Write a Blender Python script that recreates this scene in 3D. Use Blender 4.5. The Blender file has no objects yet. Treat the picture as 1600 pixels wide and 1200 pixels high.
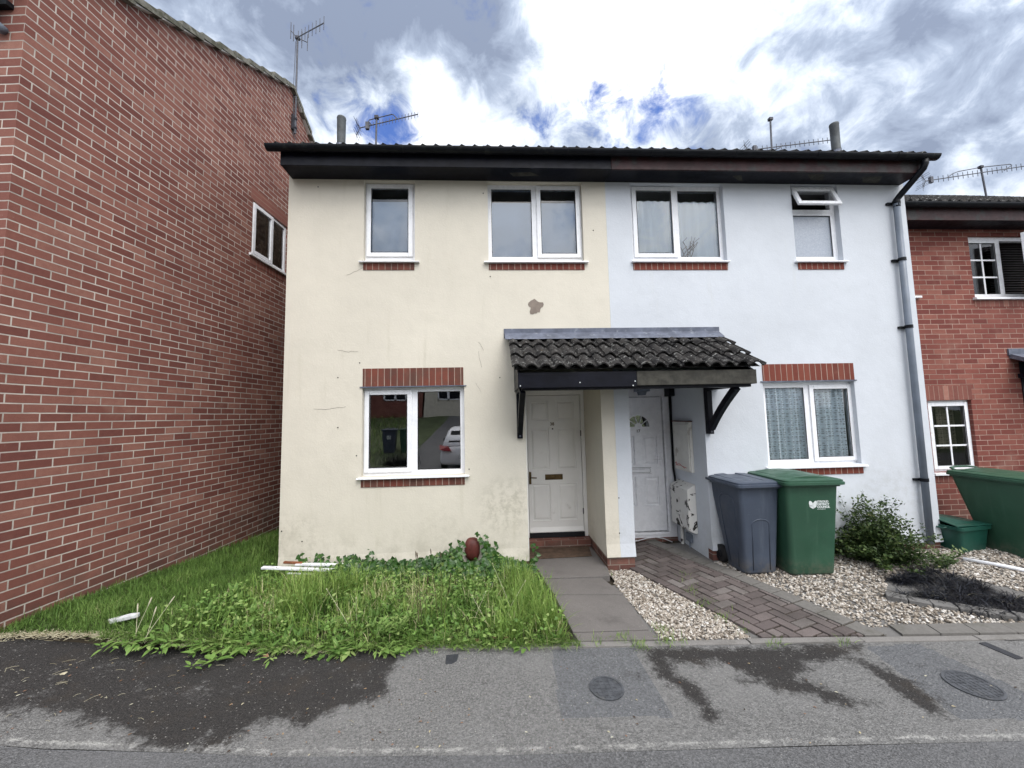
import bpy, bmesh, math, random
from mathutils import Vector, Matrix, noise
random.seed(7)
R = math.radians
S = bpy.context.scene
COL = S.collection

# ------------------------------------------------------------------ camera frame
PIT, ROL, YAW = .0821, -.0207, .0513
CAM = Vector((0, -4.6, 1.7))
_F = Vector((math.sin(YAW)*math.cos(PIT), math.cos(YAW)*math.cos(PIT), math.sin(PIT)))
_R0 = Vector((math.cos(YAW), -math.sin(YAW), 0)); _U0 = _R0.cross(_F)
_R = _R0*math.cos(ROL)+_U0*math.sin(ROL); _U = -_R0*math.sin(ROL)+_U0*math.cos(ROL)
def ray(x, y): return _F+_R*((x-800)/600)-_U*((y-600)/600)
def at_y(x, y, c):
    d = ray(x, y); return CAM+d*((c-CAM.y)/d.y)
def at_z(x, y, c):
    d = ray(x, y); return CAM+d*((c-CAM.z)/d.z)

def lerp(tab, x):
    if x <= tab[0][0]: return tab[0][1]
    for (a, b), (c, d) in zip(tab, tab[1:]):
        if x <= c: return b+(d-b)*(x-a)/(c-a)
    return tab[-1][1]
PAVE = [(-4.2, .20), (-3.5, .13), (-2.4, .0), (-1.2, -.08), (0, -.10), (12, -.10)]
def pave_z(x): return lerp(PAVE, x)
G0 = [(-2.4, .0), (.1, -.05), (.42, -.13), (1.7, -.13), (2.6, -.07), (3.5, -.045), (5.5, -.03), (12, -.03)]
ALLEY = [(-1.5, .145), (-1.25,.175), (-1.0, .17), (-.44, .12), (.3, .06), (1.94, -.08), (8, -.1)]
KERB = [(-5, -1.47), (-.67, -1.436), (.637, -1.5), (2.1, -1.575), (4.0, -1.69), (12, -2.1)]
def kerb_y(x): return lerp(KERB, x)
def ground_z(x, y):
    if y < 0:
        t = min(1, y/kerb_y(x)); z = lerp(G0, x)*(1-t)+(pave_z(x)+.012)*t
    else: z = lerp(G0, x)
    if x < -2.0:
        t = min(1, (-2.0-x)/1.5); z = z*(1-t)+lerp(ALLEY, y)*t
    return z
WDX, WDY = .07279675, .9973468           # run of the left gable wall
WA = Vector((-3.7292, -1.4747, 0))
def gable_x(y): return WA.x+(y-WA.y)*WDX/WDY

# ------------------------------------------------------------------ mesh builder
class MB:
    def __init__(s): s.v=[]; s.f=[]; s.uv=[]; s.custom=False
    def quad(s, a, b, c, d): n=len(s.v); s.v += [tuple(a),tuple(b),tuple(c),tuple(d)]; s.f.append((n,n+1,n+2,n+3)); return s
    def poly(s, pts): n=len(s.v); s.v += [tuple(p) for p in pts]; s.f.append(tuple(range(n,n+len(pts)))); return s
    def box(s, x0,x1,y0,y1,z0,z1):
        n=len(s.v)
        s.v += [(x0,y0,z0),(x1,y0,z0),(x1,y1,z0),(x0,y1,z0),(x0,y0,z1),(x1,y0,z1),(x1,y1,z1),(x0,y1,z1)]
        s.f += [tuple(n+i for i in q) for q in ((3,2,1,0),(4,5,6,7),(0,1,5,4),(1,2,6,5),(2,3,7,6),(3,0,4,7))]; return s
    def bar(s, a, b, w, h, up=(0,0,1)):      # rectangular bar from a to b
        a=Vector(a); b=Vector(b); d=(b-a).normalized(); u=Vector(up)
        if abs(d.dot(u))>.98: u=Vector((0,1,0))
        r=d.cross(u).normalized()*(w/2); u=r.cross(d).normalized()*(h/2)
        n=len(s.v)
        for p in (a,b):
            for q in (-r-u, r-u, r+u, -r+u): s.v.append(tuple(p+q))
        s.f += [tuple(n+i for i in q) for q in ((3,2,1,0),(4,5,6,7),(0,1,5,4),(1,2,6,5),(2,3,7,6),(3,0,4,7))]; return s
    def tube(s, pts, r, k=10, cap=True):
        pts=[Vector(p) for p in pts]; rs=r if isinstance(r,(list,tuple)) else [r]*len(pts); base=len(s.v)
        ref=None
        for i,p in enumerate(pts):
            d=((pts[min(i+1,len(pts)-1)]-pts[max(i-1,0)])).normalized()
            if ref is None:
                ref=Vector((0,0,1)) if abs(d.z)<.9 else Vector((1,0,0))
            e1=d.cross(ref); 
            if e1.length<1e-4: e1=d.orthogonal()
            e1.normalize(); e2=d.cross(e1); ref=e1.cross(d)
            for j in range(k):
                t=2*math.pi*j/k; s.v.append(tuple(p+e1*(rs[i]*math.cos(t))+e2*(rs[i]*math.sin(t))))
        for i in range(len(pts)-1):
            for j in range(k):
                a=base+i*k+j; b=base+i*k+(j+1)%k; s.f.append((a,a+k,b+k,b))
        if cap:
            s.f.append(tuple(base+j for j in range(k))); s.f.append(tuple(base+(len(pts)-1)*k+j for j in range(k-1,-1,-1)))
        return s
    def rings(s, rings, cap0=True, cap1=True):
        base=len(s.v); k=len(rings[0])
        for r in rings: s.v += [tuple(p) for p in r]
        for i in range(len(rings)-1):
            for j in range(k):
                a=base+i*k+j; b=base+i*k+(j+1)%k; s.f.append((a,b,b+k,a+k))
        if cap0: s.f.append(tuple(base+j for j in range(k-1,-1,-1)))
        if cap1: s.f.append(tuple(base+(len(rings)-1)*k+j for j in range(k)))
        return s
    def prism(s, pts, vec):                  # polygon swept along vec
        v=Vector(vec); return s.rings([[Vector(p) for p in pts],[Vector(p)+v for p in pts]])
    def panel(s, x0,x1,z0,z1,y,holes,depth,back=True):   # wall facing -Y with rectangular holes
        xs=sorted({x0,x1,*[h[0] for h in holes],*[h[1] for h in holes]}); xs=[x for x in xs if x0<=x<=x1]
        zs=sorted({z0,z1,*[h[2] for h in holes],*[h[3] for h in holes]}); zs=[z for z in zs if z0<=z<=z1]
        for a,b in zip(xs,xs[1:]):
            for c,d in zip(zs,zs[1:]):
                mx,mz=(a+b)/2,(c+d)/2
                if any(h[0]<mx<h[1] and h[2]<mz<h[3] for h in holes): continue
                s.quad((a,y,c),(b,y,c),(b,y,d),(a,y,d))
                if back: s.quad((b,y+depth,c),(a,y+depth,c),(a,y+depth,d),(b,y+depth,d))
        Y=y+depth
        for (a,b,c,d) in holes:
            if a>x0: s.quad((a,y,c),(a,y,d),(a,Y,d),(a,Y,c))
            if b<x1: s.quad((b,y,d),(b,y,c),(b,Y,c),(b,Y,d))
            if c>z0: s.quad((b,y,c),(a,y,c),(a,Y,c),(b,Y,c))
            if d<z1: s.quad((a,y,d),(b,y,d),(b,Y,d),(a,Y,d))
        za=max([h[3] for h in holes if h[0]<=x0] or [z0]); zb=max([h[3] for h in holes if h[1]>=x1] or [z0])
        s.quad((x0,y,za),(x0,Y,za),(x0,Y,z1),(x0,y,z1)); s.quad((x1,y,zb),(x1,y,z1),(x1,Y,z1),(x1,Y,zb))
        s.quad((x0,y,z1),(x0,Y,z1),(x1,Y,z1),(x1,y,z1))
        for a,b in zip(xs,xs[1:]):
            if not any(h[0]<(a+b)/2<h[1] and h[2]<=z0 for h in holes): s.quad((a,y,z0),(b,y,z0),(b,Y,z0),(a,Y,z0))
        return s
    def build(s, name, mat, parent=None, smooth=False, bevel=0, uvrot=False, weld=False):
        me=bpy.data.meshes.new(name); me.from_pydata(s.v,[],s.f)
        if weld:
            bm=bmesh.new(); bm.from_mesh(me); bmesh.ops.remove_doubles(bm,verts=bm.verts,dist=1e-5); bm.to_mesh(me); bm.free()
        me.update()
        uv=me.uv_layers.new(name='UVMap'); 
        if s.custom: uv.data.foreach_set('uv',[c for p in s.uv for c in p])
        else:
            out=[0.0]*(2*len(me.loops)); vs=me.vertices; ls=me.loops
            for p in me.polygons:
                n=p.normal; ax,ay,az=abs(n.x),abs(n.y),abs(n.z)
                for li in p.loop_indices:
                    c=vs[ls[li].vertex_index].co
                    if az>=ax and az>=ay: q=(c.x,c.y)
                    elif ay>=ax: q=(c.x,c.z)
                    else: q=(c.y,c.z)
                    if uvrot: q=(q[1],q[0])
                    out[2*li]=q[0]; out[2*li+1]=q[1]
            uv.data.foreach_set('uv',out)
        if smooth: me.polygons.foreach_set('use_smooth',[True]*len(me.polygons))
        if mat: me.materials.append(mat)
        o=bpy.data.objects.new(name,me); COL.objects.link(o)
        if parent: o.parent=parent
        if bevel:
            b=o.modifiers.new('bevel','BEVEL'); b.width=bevel; b.segments=2; b.limit_method='ANGLE'; b.angle_limit=R(40)
            b.harden_normals=False
        return o

def tag(o, label=None, cat=None, group=None, kind=None):
    if label: o['label']=label
    if cat: o['category']=cat
    if group: o['group']=group
    if kind: o['kind']=kind
    return o
def thing(name, label, cat, loc=(0,0,0), rz=0, group=None):
    o=bpy.data.objects.new(name,None); COL.objects.link(o); o.location=loc; o.rotation_euler=(0,0,rz); o.empty_display_size=.1
    return tag(o,label,cat,group)
def struct(name, mb, mat, **k): return tag(mb.build(name,mat,**k),kind='structure')
def text_mesh(name, body, size, mat, parent, loc, rot, depth=.0006, align='CENTER', bold=0.0, space=1.0):
    c=bpy.data.curves.new(name,'FONT'); c.body=body; c.size=size; c.extrude=depth; c.align_x=align; c.align_y='CENTER'; c.offset=bold; c.space_line=space
    t=bpy.data.objects.new(name,c); COL.objects.link(t); bpy.context.view_layer.update()
    me=bpy.data.meshes.new_from_object(t.evaluated_get(bpy.context.evaluated_depsgraph_get()))
    bpy.data.objects.remove(t); me.materials.clear(); me.materials.append(mat)
    o=bpy.data.objects.new(name,me); COL.objects.link(o); o.parent=parent; o.location=loc; o.rotation_euler=rot
    return o

# ------------------------------------------------------------------ materials
class NT:
    def __init__(s, name):
        s.m=bpy.data.materials.new(name); s.m.use_nodes=True; s.t=s.m.node_tree; s.t.nodes.clear()
        s.out=s.t.nodes.new('ShaderNodeOutputMaterial')
    def n(s, typ, props=None, **inp):
        nd=s.t.nodes.new('ShaderNode'+typ)
        for k,v in (props or {}).items(): setattr(nd,k,v)
        for k,v in inp.items():
            k2=k.replace('_',' ')
            key=int(k[1:]) if k[0]=='i' and k[1:].isdigit() else k2
            s.set(nd.inputs[key],v)
        return nd
    def set(s, sock, v):
        if isinstance(v,bpy.types.NodeSocket): s.t.links.new(v,sock)
        elif isinstance(v,bpy.types.Node): s.t.links.new(v.outputs[0],sock)
        else:
            if isinstance(v,(tuple,list)) and len(v)==3 and sock.type=='RGBA': v=(*v,1)
            sock.default_value=v
    def math(s, op, a, b=0.0, clamp=False): return s.n('Math',{'operation':op,'use_clamp':clamp},i0=a,i1=b).outputs[0]
    def mix(s, f, a, b, mode='MIX'):
        nd=s.t.nodes.new('ShaderNodeMix'); nd.data_type='RGBA'; nd.blend_type=mode
        s.set(nd.inputs[0],f); s.set(nd.inputs[6],a); s.set(nd.inputs[7],b); return nd.outputs[2]
    def ramp(s, f, stops, interp='LINEAR'):
        nd=s.n('ValToRGB',Fac=f); e=nd.color_ramp.elements; nd.color_ramp.interpolation=interp
        while len(e)<len(stops): e.new(.5)
        for el,(p,c) in zip(e,stops): el.position=p; el.color=(*c,1) if len(c)==3 else c
        return nd.outputs[0]
    def step(s, f, lo, hi, a=0.0, b=1.0):
        nd=s.n('MapRange',{'interpolation_type':'SMOOTHSTEP'},Value=f); nd.inputs[1].default_value=lo; nd.inputs[2].default_value=hi; nd.inputs[3].default_value=a; nd.inputs[4].default_value=b
        return nd.outputs[0]
    def noise(s, vec, scale, detail=4, rough=.55, dist=0.0): return s.n('TexNoise',None,Vector=vec,Scale=scale,Detail=detail,Roughness=rough,Distortion=dist).outputs[0]
    def obj(s): return s.n('TexCoord').outputs['Object']
    def geo(s): return s.n('NewGeometry').outputs['Position']
    def uv(s): return s.n('TexCoord').outputs['UV']
    def bump(s, h, strength, dist=.01, normal=None):
        nd=s.n('Bump',None,Height=h,Strength=strength,Distance=dist)
        if normal is not None: s.set(nd.inputs['Normal'],normal)
        return nd.outputs[0]
    def bsdf(s, col, rough=.8, normal=None, spec=.3, metal=0.0, **k):
        b=s.n('BsdfPrincipled',None,Base_Color=col,Roughness=rough,Metallic=metal); b.inputs['Specular IOR Level'].default_value=spec
        if normal is not None: s.set(b.inputs['Normal'],normal)
        for a,v in k.items(): s.set(b.inputs[a.replace('_',' ')],v)
        s.t.links.new(b.outputs[0],s.out.inputs[0]); return b
    def done(s, sh=None):
        if sh is not None: s.t.links.new(sh,s.out.inputs[0])
        return s.m
def mul(c,f): return tuple(min(1,x*f) for x in c)
def simple(name, col, rough=.7, var=.12, scale=6, bump=0.0, bscale=200, spec=.3, metal=0.0, dirt=None, dscale=5, dlo=.55, dhi=.75):
    k=NT(name); p=k.geo(); n=k.noise(p,scale,5)
    c=k.mix(k.step(n,.3,.7),mul(col,1-var),mul(col,1+var))
    if dirt: c=k.mix(k.math('MULTIPLY',k.step(k.noise(p,dscale,6,.65),dlo,dhi),.85),c,dirt)
    nr=k.bump(k.noise(p,bscale,3),bump,.004) if bump else None
    rr=k.step(k.noise(p,scale*3,4),.25,.75,max(.02,rough-.08),min(1,rough+.08))
    k.bsdf(c,rr,nr,spec,metal); return k.done()

def brick_mat(name, cols, mortar, off=.5, w=.225, h=.075, ms=.010, bump=.6, grime=.35, face=.0):
    k=NT(name); uv=k.uv(); wob=k.noise(uv,9,2)
    uvw=k.n('VectorMath',{'operation':'ADD'},i0=uv,i1=k.n('CombineXYZ',None,X=k.math('MULTIPLY',k.math('SUBTRACT',wob,.5),.004),Y=k.math('MULTIPLY',k.math('SUBTRACT',k.noise(uv,7,2),.5),.004)).outputs[0]).outputs[0]
    b=k.n('TexBrick',{'offset':off},Vector=uvw,Color1=(0,0,0),Color2=(1,1,1),Mortar=(.5,.5,.5),Scale=1.0)
    b.inputs['Mortar Size'].default_value=ms/2; b.inputs['Mortar Smooth'].default_value=.25; b.inputs['Bias'].default_value=0
    b.inputs['Brick Width'].default_value=w; b.inputs['Row Height'].default_value=h
    rnd=b.outputs['Color']; fac=b.outputs['Fac']
    fine=k.noise(uv,160,4,.7); mid=k.noise(uv,22,5,.6); big=k.noise(uv,.9,5,.6)
    t=k.math('ADD',k.math('MULTIPLY',k.math('SUBTRACT',k.n('SeparateColor',None,Color=rnd).outputs[0],.5),.72),k.math('ADD',.5,k.math('MULTIPLY',k.math('SUBTRACT',mid,.5),.4)))
    c=k.ramp(t,[(i/(len(cols)-1),x) for i,x in enumerate(cols)])
    c=k.mix(k.math('MULTIPLY',k.step(fine,.35,.75),.35),c,mul(cols[0],.55))
    c=k.mix(k.step(big,.35,.7,0,grime),c,mul(cols[0],.8))
    c=k.mix(k.math('MULTIPLY',k.step(k.noise(uv,14,6,.7),.64,.76),.5),c,mul(mortar,.9))
    st=k.n('VectorMath',{'operation':'MULTIPLY'},i0=uv,i1=(2.6,.35,1)).outputs[0]; c=k.mix(k.step(k.noise(st,1.0,6,.65),.52,.75,0,.35),c,mul(cols[1],.6)); c=k.mix(k.step(k.noise(uv,1.7,6,.6),.56,.74,0,.22),c,(.40,.27,.21))
    c=k.mix(k.math('MULTIPLY',k.step(k.n('SeparateXYZ',None,Vector=uv).outputs[1],.75,.1),k.step(k.noise(uv,4,7,.7),.35,.65,.1,.65)),c,(.075,.055,.045))
    mc=k.mix(k.step(k.noise(uv,2.2,6,.65),.32,.68),mul(mortar,1.08),mul(mortar,.62))
    c=k.mix(fac,c,mc)
    hgt=k.math('ADD',k.math('MULTIPLY',k.math('SUBTRACT',1.0,fac),1.0),k.math('MULTIPLY',k.noise(uv,120,4,.7),.35))
    k.bsdf(c,.86,k.bump(hgt,bump,.006),.2); return k.done()

BR_RED=[(.135,.049,.042),(.19,.072,.057),(.238,.096,.074),(.29,.13,.10),(.36,.195,.15)]
M={}
M['brick']=brick_mat('red_brick',BR_RED,(.50,.445,.395),ms=.0115)
M['brick2']=brick_mat('red_brick_terrace',[(.13,.038,.033),(.185,.056,.045),(.225,.073,.057),(.265,.098,.075),(.32,.145,.108)],(.38,.275,.225),ms=.009,bump=.5)
M['soldier']=brick_mat('soldier_brick',[(.13,.038,.028),(.18,.05,.036),(.21,.062,.043),(.24,.078,.054)],(.38,.29,.24),off=0,ms=.009,bump=.5,w=5,h=.075)
M['soldier2']=brick_mat('soldier_brick_terrace',[mul(c,1.1) for c in BR_RED],(.33,.23,.185),off=0,ms=.008,bump=.5,w=5,h=.075)
M['plinth']=brick_mat('plinth_brick',[mul(c,.95) for c in BR_RED],(.3,.25,.21))

def render_mat(name, col, algae, spots):
    k=NT(name); p=k.geo(); xyz=k.n('SeparateXYZ',None,Vector=p)
    big=k.noise(p,.8,5,.6); mid=k.noise(p,6,5,.6)
    c=k.mix(k.step(big,.3,.7),mul(col,.93),mul(col,1.03)); c=k.mix(k.step(mid,.45,.75,0,.25),c,mul(col,.86))
    # streaky rain stains
    sv=k.n('VectorMath',{'operation':'MULTIPLY'},i0=p,i1=(7,7,.7)).outputs[0]
    c=k.mix(k.step(k.noise(sv,1.0,6,.65),.56,.78,0,.38),c,mul(algae,1.5))
    # algae and splashes near the base and where listed
    low=k.step(xyz.outputs[2],.75,.05)
    m=k.math('MULTIPLY',low,k.step(k.noise(p,3.2,8,.72),.42,.68)); 
    for (x,z,r,a) in spots:
        d=k.n('VectorMath',{'operation':'DISTANCE'},i0=p,i1=(x,0,z)).outputs['Value']
        m=k.math('MAXIMUM',m,k.math('MULTIPLY',k.step(d,r,r*.25),k.math('MULTIPLY',k.step(k.noise(p,9,8,.75),.42,.62),a)))
    c=k.mix(k.math('MULTIPLY',m,.48),c,algae)
    c=k.mix(k.math('MULTIPLY',k.step(k.noise(p,26,3,.5),.755,.79),.7),c,(.12,.10,.08))
    h=k.math('ADD',k.math('MULTIPLY',k.noise(p,190,3,.6),.5),k.math('ADD',k.math('MULTIPLY',k.noise(p,45,4,.6),.6),k.math('MULTIPLY',k.noise(p,5,3),1.6)))
    k.bsdf(c,.9,k.bump(h,.38,.008),.2); return k.done()
M['cream']=render_mat('cream_render',(.64,.60,.515),(.30,.28,.215),[(.15,.62,.5,1.0),(-2.3,.3,.5,.8),(-.6,.2,.6,.5)])
M['white']=render_mat('white_render',(.575,.605,.65),(.37,.38,.37),[(4.9,.6,.7,.6),(2.75,.2,.4,.7)])
M['upvc']=simple('white_upvc',(.80,.81,.84),.28,.04,5,spec=.5,dirt=(.45,.44,.40),dscale=9,dlo=.66,dhi=.8)
M['whitepaint']=simple('white_door_paint',(.84,.83,.81),.42,.03,4,.06,60,spec=.4,dirt=(.5,.48,.44),dscale=4,dlo=.62,dhi=.85)
M['dirtywhite']=simple('weathered_white_paint',(.66,.65,.61),.6,.08,5,.1,80,dirt=(.33,.30,.25),dscale=8,dlo=.55,dhi=.7)
M['black']=simple('black_gloss_paint',(.006,.0065,.011),.4,.3,7,.10,30,spec=.14,dirt=(.024,.024,.028),dscale=6,dlo=.62,dhi=.8)
M['blackplastic']=simple('black_plastic',(.006,.007,.010),.42,.25,8,spec=.18,dirt=(.03,.034,.03),dscale=7)
M['maroon']=simple('faded_maroon_paint',(.034,.013,.014),.55,.3,9,.15,40,dirt=(.03,.03,.03),dscale=5,dlo=.5,dhi=.62)
M['greywood']=simple('weathered_grey_wood',(.045,.043,.036),.8,.35,12,.4,60,dirt=(.035,.035,.03),dscale=10,dlo=.5,dhi=.7)
M['darkstep']=simple('black_threshold',(.012,.012,.014),.5)
M['lead']=simple('lead_flashing',(.115,.128,.168),.55,.25,9,.15,30,metal=.2,dirt=(.25,.27,.31),dscale=11,dlo=.56,dhi=.7)
M['drain']=simple('grey_downpipe_paint',(.15,.175,.215),.42,.12,5,.05,40,spec=.35,dirt=(.55,.57,.6),dscale=13,dlo=.70,dhi=.73)
M['galv']=simple('galvanised_aerial',(.095,.098,.115),.6,.2,9,metal=.2)
M['darkmetal']=simple('dark_metal',(.05,.05,.06),.5,.2,9,metal=.5)
M['flue']=simple('flue_pipe_grey',(.062,.070,.075),.6,.25,8,.1,40,dirt=(.05,.055,.05),dscale=7)
M['brass']=simple('aged_brass',(.10,.068,.032),.42,.3,30,metal=.8)
M['rustred']=simple('dark_red_metal_cover',(.085,.022,.018),.5,.25,14,.2,60,dirt=(.04,.016,.012),dscale=18)
M['tile']=None
def tile_mat():
    k=NT('concrete_roof_tile'); p=k.geo()
    c=k.mix(k.step(k.noise(p,9,6,.65),.3,.7),(.013,.0125,.0135),(.042,.039,.037))
    li=k.noise(p,23,7,.72); c=k.mix(k.step(li,.56,.63,0,.85),c,(.22,.22,.21)); c=k.mix(k.step(k.noise(p,14,6,.7),.63,.72,0,.7),c,(.10,.075,.045))
    c=k.mix(k.step(k.noise(p,34,4,.6),.66,.70),c,(.46,.46,.44))
    k.bsdf(c,.9,k.bump(k.math('ADD',k.noise(p,70,5,.7),k.noise(p,240,3)),.6,.008),.2); return k.done()
M['tile']=tile_mat()
def glass_mat(name, ior=1.9, tint=.55, rough=.0, wav=.06):
    k=NT(name); p=k.geo()
    nr=k.bump(k.noise(p,1.6,2),wav,.02)
    tr=k.n('BsdfTransparent',None,Color=(tint,tint*1.03,tint*1.04)); gl=k.n('BsdfGlossy',None,Color=(1,1,1),Roughness=rough,Normal=nr)
    fr=k.n('Fresnel',None,IOR=ior,Normal=nr)
    mx=k.n('MixShader',None,i0=fr.outputs[0],i1=tr.outputs[0],i2=gl.outputs[0]); return k.done(mx.outputs[0])
M['glass']=glass_mat('window_glass',1.75,.96)
M['glassdark']=glass_mat('window_glass_clear',3.3,.75)
M['glasssoft']=glass_mat('window_glass_soft',1.55,.97); M['glassdim']=glass_mat('window_glass_dim',1.5,.7)
def frosted():
    k=NT('frosted_glass'); p=k.geo(); c=k.mix(k.noise(p,60,4,.7),(.20,.23,.28),(.42,.46,.53))
    k.bsdf(c,.22,k.bump(k.noise(p,90,4,.6),.5,.006),.8); return k.done()
M['frosted']=frosted()
def net(name, col, lace=False, dens=.85):
    k=NT(name); uv=k.uv()
    if lace:
        v=k.n('TexVoronoi',{'feature':'F1'},Vector=uv,Scale=34,Randomness=.35).outputs['Distance']
        hole=k.step(v,.26,.40); a=k.math('SUBTRACT',dens,k.math('MULTIPLY',k.math('SUBTRACT',1.0,hole),.40))
        rows=k.math('SINE',k.math('MULTIPLY',k.n('SeparateXYZ',None,Vector=uv).outputs[1],120.0))
        a=k.math('ADD',a,k.math('MULTIPLY',rows,.07))
    else: a=dens
    d=k.n('BsdfDiffuse',None,Color=col); t=k.n('BsdfTranslucent',None,Color=col); ad=k.n('MixShader',None,i0=.12,i1=d.outputs[0],i2=t.outputs[0])
    tr=k.n('BsdfTransparent'); mx=k.n('MixShader',None,i0=a,i1=tr.outputs[0],i2=ad.outputs[0]); return k.done(mx.outputs[0])
M['net']=net('net_curtain',(.84,.91,.98),False,.94); M['lace']=net('lace_curtain',(.84,.92,.97),True,.97)
M['drab']=net('drab_net_curtain',(.42,.37,.29),True,.95)
M['blind']=simple('grey_window_blind',(.46,.55,.68),.8,.06,2)
M['slat']=simple('dark_blind_slat',(.06,.05,.05),.5,.2,8)
M['interior']=simple('dim_interior_plaster',(.50,.48,.45),.9,.1,2)
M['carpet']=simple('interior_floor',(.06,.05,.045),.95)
def asphalt(name, base, moss=True, grit=.6):
    k=NT(name); p=k.geo(); at=lambda a: k.n('Attribute',{'attribute_name':a}).outputs['Fac']
    f=k.noise(p,75,6,.82); big=k.noise(p,1.3,5,.6); mid=k.noise(p,11,6,.7)
    c=k.mix(k.step(f,.36,.66),mul(base,.5),mul(base,1.58)); c=k.mix(k.step(big,.35,.7,0,.5),c,mul(base,1.35)); c=k.mix(k.step(mid,.5,.8,0,.4),c,mul(base,.55))
    if moss:
        pt=at('patch'); c2=k.mix(k.step(f,.3,.72),mul((.115,.12,.13),.5),mul((.115,.12,.13),1.5)); c=k.mix(k.math('MULTIPLY',k.step(pt,.45,.55),.75),c,c2)
        gr=k.math('ADD',at('grit'),k.math('MULTIPLY',k.math('SUBTRACT',k.noise(p,13,8,.8),.5),2.6)); c=k.mix(k.step(gr,.72,1.15,0,.7),c,(.42,.415,.395))
        ms=k.math('ADD',at('moss'),k.math('ADD',k.math('MULTIPLY',k.math('SUBTRACT',k.noise(p,4.5,9,.80),.5),2.9),k.math('MULTIPLY',k.math('SUBTRACT',k.noise(p,48,4,.7),.5),.9)))
        mc=k.mix(k.step(k.noise(p,90,5,.7),.35,.7),(.010,.009,.009),(.042,.037,.035)); mc=k.mix(k.step(k.noise(p,5,5),.5,.7,0,.5),mc,(.035,.026,.018))
        c=k.mix(k.math('MULTIPLY',k.step(ms,.26,.86),.95),c,mc)
    v=k.n('TexVoronoi',{'feature':'F1'},Vector=p,Scale=70); rc=k.n('SeparateColor',None,Color=v.outputs['Color']).outputs[0]
    chip=k.math('MULTIPLY',k.step(v.outputs['Distance'],.36,.12),k.step(rc,.80,.98)); c=k.mix(k.math('MULTIPLY',chip,grit),c,(.46,.45,.42))
    h=k.math('ADD',f,k.math('ADD',k.math('MULTIPLY',mid,.8),k.math('MULTIPLY',k.n('TexVoronoi',None,Vector=p,Scale=110).outputs['Distance'],.7)))
    k.bsdf(c,.82,k.bump(h,.85,.012),.35); return k.done()
M['pavement']=asphalt('pavement_asphalt',(.158,.156,.153)); M['road']=asphalt('road_asphalt',(.115,.115,.118),False,.35)
def concrete(name, base, stain):
    k=NT(name); p=k.geo(); c=k.mix(k.noise(p,3,6,.65),mul(base,.75),mul(base,1.25)); c=k.mix(k.step(k.noise(p,140,4,.7),.35,.7,0,.5),c,mul(base,.5))
    c=k.mix(k.step(k.noise(p,2.2,7,.7),.52,.72,0,.7),c,stain); c=k.mix(k.step(k.noise(p,60,4,.6),.68,.72,0,.6),c,(.4,.39,.36))
    k.bsdf(c,.85,k.bump(k.math('ADD',k.noise(p,110,5,.7),k.noise(p,12,4)),.5,.008),.3); return k.done()
M['concrete']=concrete('path_concrete',(.155,.143,.136),(.085,.078,.074)); M['kerb']=concrete('kerb_concrete',(.21,.20,.19),(.10,.095,.085))
M['stone']=concrete('edging_stone',(.155,.15,.145),(.085,.08,.075)); M['mat']=simple('brown_door_mat',(.085,.055,.038),.95,.3,12,.6,300)
def weathered_blocks(name, stops, rough, bump, nscale):
    k=NT(name); uv=k.n('SeparateXYZ',None,Vector=k.uv()); c=k.ramp(uv.outputs[0],stops); p=k.geo()
    c=k.mix(k.step(k.noise(p,nscale,5,.75),.3,.72,0,.45),c,mul(stops[0][1],.45)); c=k.mix(k.step(k.noise(p,1.9,7,.65),.40,.66,0,.62),c,(.05,.044,.04)); c=k.mix(k.step(k.noise(p,17,6,.7),.60,.74,0,.5),c,(.05,.05,.035))
    gc=k.mix(k.noise(p,30,6,.7),(.085,.08,.074),(.20,.19,.178)); gc=k.mix(k.step(k.noise(p,3,7,.7),.5,.7,0,.5),gc,(.08,.078,.06)); c=k.mix(k.step(uv.outputs[1],.8,.85),c,gc)
    k.bsdf(c,rough,k.bump(k.noise(p,nscale,5,.7),bump,.006),.3); return k.done()
def tinted(name, stops, rough=.8, trans=0.0, spec=.25, bump=0.0, nscale=200, vein=False):
    k=NT(name); uv=k.n('SeparateXYZ',None,Vector=k.uv()); c=k.ramp(uv.outputs[0],stops); p=k.geo()
    c=k.mix(k.step(k.noise(p,nscale,4,.7),.3,.75,0,.3),c,mul(stops[0][1],.55))
    nr=k.bump(k.noise(p,nscale,4),bump,.004) if bump else None
    b=k.bsdf(c,rough,nr,spec)
    if trans:
        t=k.n('BsdfTranslucent',None,Color=c); mx=k.n('MixShader',None,i0=trans,i1=b.outputs[0],i2=t.outputs[0]); k.done(mx.outputs[0])
    return k.done()
M['blocks']=weathered_blocks('block_paving',[(0,(.115,.094,.091)),(.5,(.15,.124,.119)),(.85,(.18,.15,.143)),(1,(.21,.19,.18))],.88,bump=.6,nscale=120)
M['gravel']=tinted('gravel_stones',[(0,(.075,.062,.050)),(.15,(.20,.165,.13)),(.45,(.36,.315,.265)),(.7,(.45,.405,.35)),(.9,(.60,.565,.52)),(1,(.70,.68,.65))],.8,nscale=160)
M['grass']=tinted('grass_blades',[(0,(.045,.10,.02)),(.3,(.11,.21,.04)),(.6,(.215,.34,.07)),(.85,(.34,.43,.13)),(1,(.58,.53,.32))],.6,.28,nscale=60)
M['turf']=tinted('turf_blades',[(0,(.055,.105,.022)),(.35,(.10,.19,.038)),(.65,(.155,.265,.056)),(.88,(.24,.34,.10)),(1,(.44,.41,.23))],.6,.28,nscale=60)
M['weed']=tinted('weed_leaves',[(0,(.055,.12,.026)),(.4,(.12,.225,.05)),(.75,(.21,.33,.085)),(1,(.33,.41,.15))],.5,.25,nscale=50)
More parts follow.
